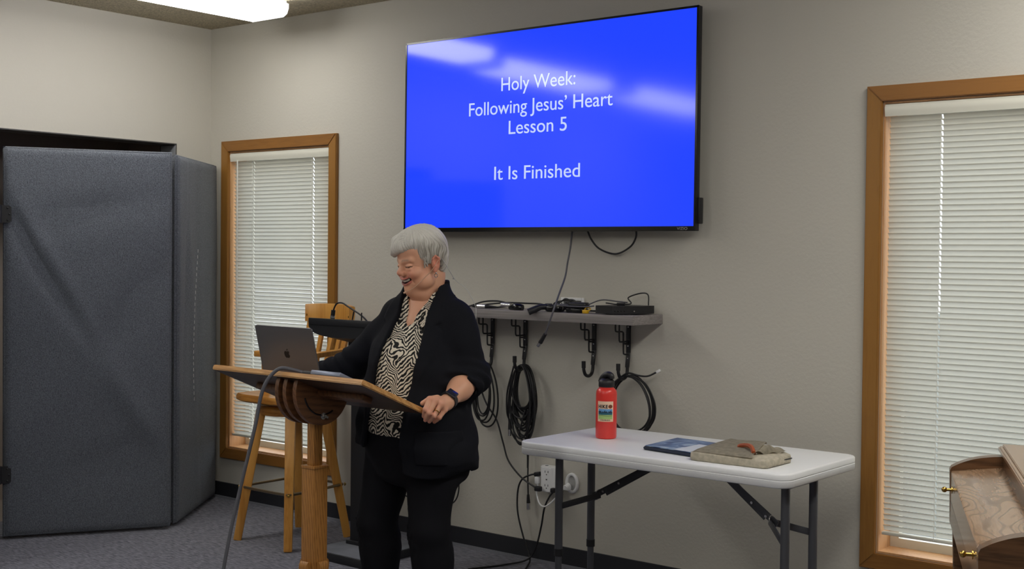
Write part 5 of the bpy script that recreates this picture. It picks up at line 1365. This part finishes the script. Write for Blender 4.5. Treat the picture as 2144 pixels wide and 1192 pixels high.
# swept fringe
def Hc(a, b, r0, r1, k): lo, hi = cbb(np.array(a), np.array(b), max(r0, r1), k+0.01); hr.add(cap(a, b, r0, r1), lo, hi, k)
for a, b, c_ in (((0.036, -0.056, 0.092), (0.0, -0.088, 0.086), (-0.040, -0.098, 0.056)), ((0.028, -0.068, 0.080), (-0.010, -0.091, 0.073), (-0.046, -0.086, 0.046)), ((0.026, -0.050, 0.106), (-0.015, -0.080, 0.099), (-0.052, -0.084, 0.068)), ((0.042, -0.050, 0.080), (0.018, -0.080, 0.076), (-0.020, -0.094, 0.062))):
    Hc(a, b, 0.016, 0.015, 0.015); Hc(b, c_, 0.015, 0.007, 0.014)
rd = random.Random(11)
_c = np.array([0.22, -0.42, 1.0]); _c /= np.linalg.norm(_c); _a = np.cross([0, 1.0, 0], _c); _a /= np.linalg.norm(_a); CR = np.stack([_a, np.cross(_c, _a), _c], 1)   # hair parts towards her front left
# locks that run from the crown outwards and break the outline
def lock(az, t0, t1, r, lift):
    P = []; sw = rd.uniform(-0.10, 0.14)
    for k in range(5):
        t = t0+(t1-t0)*k/4; th_ = t
        d = CR @ np.array([math.sin(th_)*math.cos(az), math.sin(th_)*math.sin(az), math.cos(th_)])
        rr = 1/math.sqrt((d[0]/0.0800)**2+(d[1]/0.086)**2+(d[2]/0.087)**2)
        P.append(np.array([0, 0.008, 0.046])+d*(rr+lift*(0.4+0.6*k/4)-0.001))
        az += 0.05*rd.uniform(-1, 1)+sw
    for k in range(4): Hc(P[k], P[k+1], r*(1-0.17*k), r*(1-0.17*(k+1)), 0.004)
for k in range(170):
    az = rd.uniform(0, 2*math.pi); front = math.sin(az) < -0.25
    tmax = 0.75 if front else (1.55 if math.sin(az) < 0.35 else 2.3)
    t0 = rd.uniform(0.08, max(0.1, tmax-0.55)); lock(az, t0, min(tmax, t0+rd.uniform(0.5, 0.9)), rd.uniform(0.0028, 0.0055), rd.uniform(-0.001, 0.0045))
for k in range(16):
    z0 = rd.uniform(0.03, 0.06); y0 = rd.uniform(-0.05, 0.02); s_ = 1 if k % 2 else -1
    Hc((s_*0.075, y0+0.010, z0-0.008), (s_*0.0735, y0, z0-0.040), 0.005, 0.0022, 0.004)
def ridges(X, Y, Z):
    az = np.arctan2(Y+0.030, X-0.020); w = 2.2*np.sin(Z*45+az*3)+1.3*np.sin(Z*97+az*7)
    return (0.0011*np.sin(az*30+w)+0.0008*np.sin(az*63+1.7*w+1.0)+0.0006*np.sin(az*118+2.4*w)).astype(np.float32)
hr.add(ridges, mode='+')
hp2, hq2 = hr.mesh()
def hair_mat():
    m = bpy.data.materials.new('silver_hair'); m.use_nodes = True; nt = m.node_tree; N = nt.nodes; L = nt.links; b = N['Principled BSDF']
    a = N.new('ShaderNodeVertexColor'); a.layer_name = 'tint'
    L.new(a.outputs['Color'], b.inputs['Base Color']); b.inputs['Roughness'].default_value = 0.5; b.inputs['Specular IOR Level'].default_value = 0.35
    b.inputs['Sheen Weight'].default_value = 0.15
    return m
x, y, z = hp2.T; az = np.arctan2(y+0.030, x-0.020)
w9 = 2.2*np.sin(z*45+az*3)+1.3*np.sin(z*97+az*7); st_ = 0.5+0.5*np.sin(az*63+1.7*w9+1.0); st2 = 0.5+0.5*np.sin(az*21+w9)
dark = np.array([lin(k) for k in (138, 132, 122)]); lite = np.array([lin(k) for k in (226, 223, 214)])
side = np.clip((np.abs(x)-0.03)/0.04, 0, 1)*np.clip((0.10-z)/0.05, 0, 1); w_ = np.clip(0.95-0.35*side-(0.15+0.30*side)*st_-(0.10+0.25*side)*st2, 0, 1)[:, None]
mesh_obj('hair', [(h2l(hp2), hq2, dark*(1-w_)+lite*w_)], hair_mat(), body, attr=(0.5, 0.5, 0.5))

# ---- trousers
M['trouser'] = mat('black_trouser_cloth', (22, 22, 26), 0.85, spec=0.12, bump=(500, 0.2, 0.001))
ft = Field((-0.30, -0.30, 0.10), (0.30, 0.30, 0.86), 0.0055)
ft.add(trunk(0.002)); ft.add(lambda X, Y, Z: (0.605-Z+0*X+0*Y).astype(np.float32), mode='i', k=0.05)
for h_, k_, a_, s_ in ((HL, KL, AL, 1), (HRt, KR, AR, -1)):
    ft.add(cap(h_, k_, 0.101, 0.072), k=0.02); ft.add(cap(k_, a_+np.array([0, 0, 0.02]), 0.073, 0.062), k=0.02)
    ft.add(ell(k_*0.72+a_*0.28+LQ(0, -0.02, 0)-np.array([0, 0, 0]), (0.070, 0.070, 0.10)), k=0.03)
def wrinkle_t(X, Y, Z):
    l, q = toLQ(X, Y); kn = np.exp(-((Z-0.45)/0.085)**2)
    return (0.0030*kn*np.sin(120*(Z+0.10*np.sin(14*l+3)+0.12*np.sin(11*q+40*l)))*np.clip(0.5+np.sin(23*l+9*q+14*Z), 0, 1)+0.0025*np.sin(34*l+18*Z)*np.exp(-((Z-0.62)/0.12)**2)+0.0012*np.sin(38*Z+40*l)).astype(np.float32)
ft.add(wrinkle_t, mode='+')
ft.add(lambda X, Y, Z: (np.abs(Z-0.47)-0.36+0*X+0*Y).astype(np.float32), mode='i')
mesh_obj('trousers', [ft.mesh()], M['trouser'], body)
# shoes
for a_ in (AL, AR):
    fs = Field(a_+np.array([-0.16, -0.19, -0.095]), a_+np.array([0.10, 0.10, 0.03]), 0.006); d_ = np.array([-0.628, -0.778, 0])
    fs.add(cap(a_-d_*0.03+np.array([0, 0, -0.045]), a_+d_*0.13+np.array([0, 0, -0.055]), 0.043, 0.037)); fs.add(cap(a_+np.array([0, 0, 0.0]), a_+np.array([0, 0, -0.03]), 0.047), k=0.02)
    zf = float(a_[2]); fs.add(lambda X, Y, Z: (0.002-Z+0*X+0*Y).astype(np.float32), mode='i')
    mesh_obj('shoe', [fs.mesh()], M['black'], body)

# ---- blouse
def zebra_mat():
    m = bpy.data.materials.new('zebra_print'); m.use_nodes = True; nt = m.node_tree; N = nt.nodes; L = nt.links; b = N['Principled BSDF']
    b.inputs['Roughness'].default_value = 0.75; b.inputs['Specular IOR Level'].default_value = 0.25
    tc = N.new('ShaderNodeTexCoord'); sp_ = N.new('ShaderNodeSeparateXYZ'); L.new(tc.outputs['Object'], sp_.inputs[0])
    def math_(op, a, bv=None, c=None):
        n = N.new('ShaderNodeMath'); n.operation = op
        for i, v in enumerate((a, bv, c)):
            if v is None: continue
            if isinstance(v, (int, float)): n.inputs[i].default_value = v
            else: L.new(v, n.inputs[i])
        return n.outputs[0]
    nz = N.new('ShaderNodeTexNoise'); nz.inputs['Scale'].default_value = 9.0; nz.inputs['Detail'].default_value = 1.0; L.new(tc.outputs['Object'], nz.inputs['Vector'])
    n2 = N.new('ShaderNodeTexNoise'); n2.inputs['Scale'].default_value = 55.0; n2.inputs['Detail'].default_value = 1.0; L.new(tc.outputs['Object'], n2.inputs['Vector'])
    # chevrons: across-distance folded into a zigzag, bent by the noise
    xa = math_('ADD', sp_.outputs[0], math_('MULTIPLY', math_('SUBTRACT', nz.outputs['Fac'], 0.5), 0.16))
    zig = math_('PINGPONG', math_('ADD', xa, 0.0), 0.050)
    v = math_('MULTIPLY_ADD', zig, 0.95, sp_.outputs[2])
    v = math_('MULTIPLY_ADD', math_('SUBTRACT', n2.outputs['Fac'], 0.5), 0.020, v)
    v = math_('MULTIPLY_ADD', math_('SUBTRACT', nz.outputs['Fac'], 0.5), 0.15, v)
    s = math_('SINE', math_('MULTIPLY', v, 2*math.pi/0.0155))
    r = N.new('ShaderNodeValToRGB'); e = r.color_ramp.elements
    e[0].position = 0.42; e[0].color = rgb(22, 21, 20); e[1].position = 0.62; e[1].color = rgb(226, 216, 198)
    L.new(math_('MULTIPLY_ADD', s, 0.5, 0.5), r.inputs['Fac']); L.new(r.outputs['Color'], b.inputs['Base Color'])
    return m
fbz = Field((-0.27, -0.27, 0.74), (0.24, 0.26, 1.335), 0.0042)
fbz.add(trunk(0.003))
for c in shoulders(-0.002): fbz.add(c, k=0.03)
fbz.add(cap(NB+np.array([0, 0, 0.052]), NB, 0.062, 0.068), k=0.02)
def vneck(X, Y, Z):
    l, q = toLQ(X, Y); w = np.interp(Z, [1.170, 1.20, 1.25, 1.30, 1.36], [-0.004, 0.012, 0.036, 0.060, 0.075]); lc = np.interp(Z, [1.17, 1.30], [0.002, 0.004])
    return np.maximum(np.abs(l-lc)-w, -(q+0.055)).astype(np.float32)
fbz.add(vneck, mode='s', k=0.006)
fbz.add(lambda X, Y, Z: (Z-1.318+0.35*np.clip(toLQ(X, Y)[1]+0.07, 0, 1)+0*X).astype(np.float32), mode='i', k=0.004)
def inner(X, Y, Z):
    d = trunk(-0.004)(X, Y, Z); d = smin(d, cap(NB+np.array([0, 0, 0.10]), NB, 0.055, 0.060)(X, Y, Z), 0.02)
    return d
fbz.add(inner, (-0.3, -0.3, 1.15), (0.3, 0.3, 1.4), 0.002, 's')
fbz.add(lambda X, Y, Z: (0.0030*np.sin(26*toLQ(X, Y)[0]+14*Z+2*np.sin(11*Z))*np.clip((1.15-Z)/0.2, 0, 1)+0.0016*np.sin(70*Z+22*X)).astype(np.float32), mode='+')
fbz.add(lambda X, Y, Z: (0.786-0.12*toLQ(X, Y)[0]+0.003*np.sin(40*X)-Z).astype(np.float32), mode='i', k=0.004)
mesh_obj('blouse', [fbz.mesh()], zebra_mat(), body)

# ---- cardigan
M['cardigan'] = mat('black_knit_cardigan', (24, 25, 30), 0.85, spec=0.12, bump=(420, 0.25, 0.001))
fj = Field((-0.54, -0.36, 0.62), (0.34, 0.40, 1.37), 0.0043)
CU = EL+(WR-EL)*0.34; CU2 = EL2+(WR2-EL2)*0.85
GZ = ([0.62, 0.70, 0.80, 0.95, 1.1, 1.3], [0.022, 0.018, 0.012, 0.006, 0.002, 0.0])
ARM = ((SHL, EL, CU, (0.070, 0.064, 0.059), 1.0, 0.0465), (SHR, EL2, CU2, (0.070, 0.060, 0.042), 3.0, 0.032))
for sh, el, cu, r, sd__, op in ARM:
    fj.add(cap(sh, el, r[0], r[1]), k=0.035); fj.add(cap(el, cu, r[1], r[2]), k=0.025)
for sh, el, cu, r, sd__, op in ARM:
    d1 = (cu-el)/np.linalg.norm(cu-el); lo, hi = bb(cu, 0.12, 0.0)
    fj.add(lambda X, Y, Z: np.maximum(-((X-cu[0])*d1[0]+(Y-cu[1])*d1[1]+(Z-cu[2])*d1[2]-0.012), cap(cu-d1*0.05, cu+d1*0.25, 0.115)(X, Y, Z)).astype(np.float32), lo, hi, 0.006, 's')
    fj.add(cap(cu-d1*0.03, cu+d1*0.2, op), lo, hi, 0.006, 's')
fj.add(trunk(0.014, GZ), k=0.035)
for c in shoulders(0.010): fj.add(c, k=0.03)
fj.add(cap(NB+np.array([0.004, 0.004, 0.050]), NB, 0.070, 0.080), k=0.02)
def open_edges(Z):
    le = np.interp(Z, [0.62, 0.80, 0.90, 1.00, 1.08, 1.15, 1.22, 1.30, 1.36], [0.075, 0.086, 0.095, 0.104, 0.110, 0.094, 0.082, 0.082, 0.080])
    re = np.interp(Z, [0.62, 0.80, 1.00, 1.15, 1.22, 1.30, 1.36], [-0.105, -0.088, -0.078, -0.062, -0.060, -0.068, -0.070])
    return re, le
def opening(X, Y, Z):
    l, q = toLQ(X, Y); re, le = open_edges(Z)
    return np.maximum(np.maximum(re-l, l-le), -(q-np.interp(Z, [0.9, 1.2, 1.26, 1.30, 1.36], [0.0, -0.02, -0.045, -0.060, -0.085]))).astype(np.float32)
# lapels and front bands: a thicker strip along the opening
def lapel(X, Y, Z):
    l, q = toLQ(X, Y); re, le = open_edges(Z); wd = np.interp(Z, [0.85, 1.0, 1.12, 1.20, 1.30], [0.022, 0.034, 0.062, 0.070, 0.05])
    nl = np.interp(Z, [1.165, 1.185, 1.20], [0, 0.022, 0])
    s = np.clip((wd-nl-(l-le))/0.006, 0, 1)*(l > 0)+np.clip((wd-nl-(re-l))/0.006, 0, 1)*(l <= 0)
    return (-0.0055*s*(q > -0.06)*np.clip((Z-0.70)/0.05, 0, 1)).astype(np.float32)
fj.add(lapel, mode='+')
def folds(X, Y, Z):
    l, q = toLQ(X, Y)
    return (0.0045*np.sin(24*l+10*q+5*np.sin(5*Z))*np.clip((1.05-Z)/0.25, 0, 1)+0.0022*np.sin(48*Z+30*l+12*q)).astype(np.float32)
fj.add(folds, mode='+')
FOLDED = fj.F.copy()
fj.add(opening, mode='s', k=0.006)
fj.add(trunk(0.006, ([0.62, 0.70, 0.80, 0.95], [0.012, 0.008, 0.003, 0.0])), None, (9, 9, 1.14), 0.003, 's')
fj.add(cap(NB+np.array([0, 0, 0.12]), NB+np.array([0, 0, 0.01]), 0.064, 0.060), k=0.004, mode='s')
fj.add(lambda X, Y, Z: (Z-1.345+0.25*np.clip(toLQ(X, Y)[1]+0.10, 0, 1)+0*X).astype(np.float32), mode='i', k=0.006)
fj.add(lambda X, Y, Z: (np.interp(toLQ(X, Y)[0], [-0.09, 0.0, 0.085, 0.13, 0.17, 0.20, 0.225, 0.245], [0.742, 0.700, 0.667, 0.653, 0.648, 0.655, 0.682, 0.712])+0.20*np.clip(-toLQ(X, Y)[1], 0, 0.2)*0.4+0.003*np.sin(30*X)-Z).astype(np.float32), mode='i', k=0.006)
# sleeves: the near one pushed up the forearm in soft rolls, the far one down to the wrist
for sh, el, cu, r, sd__, op in ARM:
    d0 = el-sh; L0 = np.linalg.norm(d0); d0 = d0/L0; d1 = cu-el; L1 = np.linalg.norm(d1); d1 = d1/L1
    def wr(X, Y, Z):
        a = (X-sh[0])*d0[0]+(Y-sh[1])*d0[1]+(Z-sh[2])*d0[2]; b = (X-el[0])*d1[0]+(Y-el[1])*d1[1]+(Z-el[2])*d1[2]
        near = np.clip(1.5-cap(sh, el, 0.0)(X, Y, Z)/0.07, 0, 1)+np.clip(1.5-cap(el, cu, 0.0)(X, Y, Z)/0.07, 0, 1)
        w0 = np.clip((a-0.50*L0)/(0.5*L0), 0, 1)*np.clip(near, 0, 1)
        return (0.0048*w0*np.sin(100*a+85*np.clip(b, 0, 1)+26*X+2.4*np.sin(35*Y+sd__))).astype(np.float32)
    lo, hi = cbb(np.minimum(sh, np.minimum(el, cu)), np.maximum(sh, np.maximum(el, cu)), 0.10, 0.0)
    fj.add(wr, lo, hi, mode='+')
mesh_obj('cardigan', [fj.mesh()], M['cardigan'], body)
# patch pocket on her left front
fp = Field.__new__(Field); fp.ax = fj.ax; fp.h = fj.h; fp.lo = fj.lo; fp.F = FOLDED-0.0045
fp.add(lambda X, Y, Z: np.maximum(np.maximum(np.abs(toLQ(X, Y)[0]-0.180)-0.045, np.abs(Z-0.762)-0.058), -toLQ(X, Y)[1]).astype(np.float32), mode='i', k=0.003)
fp.F = -smin(-fp.F, FOLDED+0.006, 0.0)
mesh_obj('pocket', [fp.mesh()], M['cardigan'], body)

# ---- watch, ring, earring, headset
ax_ = V(WR-EL).normalized(); wc = V(WR)-ax_*0.022
fa = V((-0.02, -0.95, 0.26)); fa = (fa-ax_*fa.dot(ax_)).normalized(); sd_ = ax_.cross(fa)
q = MB(); ringp = [wc+fa*(0.0295*math.cos(a))+sd_*(0.0305*math.sin(a)) for a in [2*math.pi*k/28 for k in range(29)]]
for i in range(28): q.bar(ringp[i], ringp[i+1], 0.020, 0.003, up=(ringp[i]-wc))
wt = q.build('watch', M['black'], body, world=False)
q = MB(); rot = Matrix((ax_, sd_, fa)).transposed()
q.box((0.034, 0.038, 0.009), wc+fa*0.0325, rot, 0.004, 3); q.build('watch_case', M['black'], wt, world=False) if False else q.build('watch_case', M['black'], body, world=False)
q = MB(); q.box((0.028, 0.032, 0.001), wc+fa*0.0372, rot, 0.0004); q.build('watch_face', mat('watch_glass', (34, 36, 52), 0.1, spec=0.7), body, world=False)
d_ = V(pip[2]-mcp[2]).normalized(); c_ = V(mcp[2]).lerp(V(pip[2]), 0.62); n1 = d_.orthogonal().normalized(); n2 = d_.cross(n1)
q = MB(); q.tube([c_+n1*(0.0104*math.cos(a))+n2*(0.0104*math.sin(a)) for a in [2*math.pi*k/24 for k in range(25)]], 0.0017, 8, 0); q.build('gold_ring', M['brass'], body, world=False)
q = MB(); e_ = V(h2l((0.078, -0.004, -0.039))); q.ball(e_, 0.0035, 10); q.tube([e_+V((0, 0, -0.009))+V((0.006*math.cos(a), 0, 0.006*math.sin(a))) for a in [2*math.pi*k/16 for k in range(17)]], 0.0012, 6, 0); q.ball(e_+V((0, 0, -0.015)), 0.003, 8); q.build('earring', M['silver'], body, world=False)
beige = mat('beige_headset', (196, 158, 130), 0.5)
q = MB(); q.tube([V(h2l(p)) for p in ((0.082, 0.022, 0.010), (0.083, 0.004, -0.004), (0.078, -0.020, -0.026), (0.066, -0.056, -0.050), (0.050, -0.092, -0.072), (0.030, -0.118, -0.082))], 0.0013, 8); q.tube([V(h2l((0.034, -0.114, -0.080))), V(h2l((0.027, -0.122, -0.083)))], 0.0035, 10, 0); q.build('headset_boom', beige, body, world=False)
q = MB(); q.tube([V(h2l(p)) for p in ((0.080, 0.032, 0.005), (0.070, 0.050, -0.030))]+[V(LQ(0.085, -0.105, 1.345)), V(LQ(0.115, -0.135, 1.31)), V(LQ(0.135, -0.160, 1.25)), V(LQ(0.135, -0.165, 1.20))], 0.0013, 8); q.ball(V(LQ(0.080, -0.100, 1.350)), 0.004, 8); q.build('headset_cord', mat('clear_cord', (190, 190, 186), 0.4), body, world=False)
q = MB(); b_ = V(HP(932, 872, -0.255)); q.tube([b_+V((-0.008, 0, -0.012)), b_+V((-0.004, 0, 0.004)), b_+V((0.006, 0, 0.006)), b_+V((0.010, 0.004, -0.010))], 0.0011, 6); q.build('loose_cord', mat('clear_cord_end', (170, 170, 160), 0.4), body, world=False)
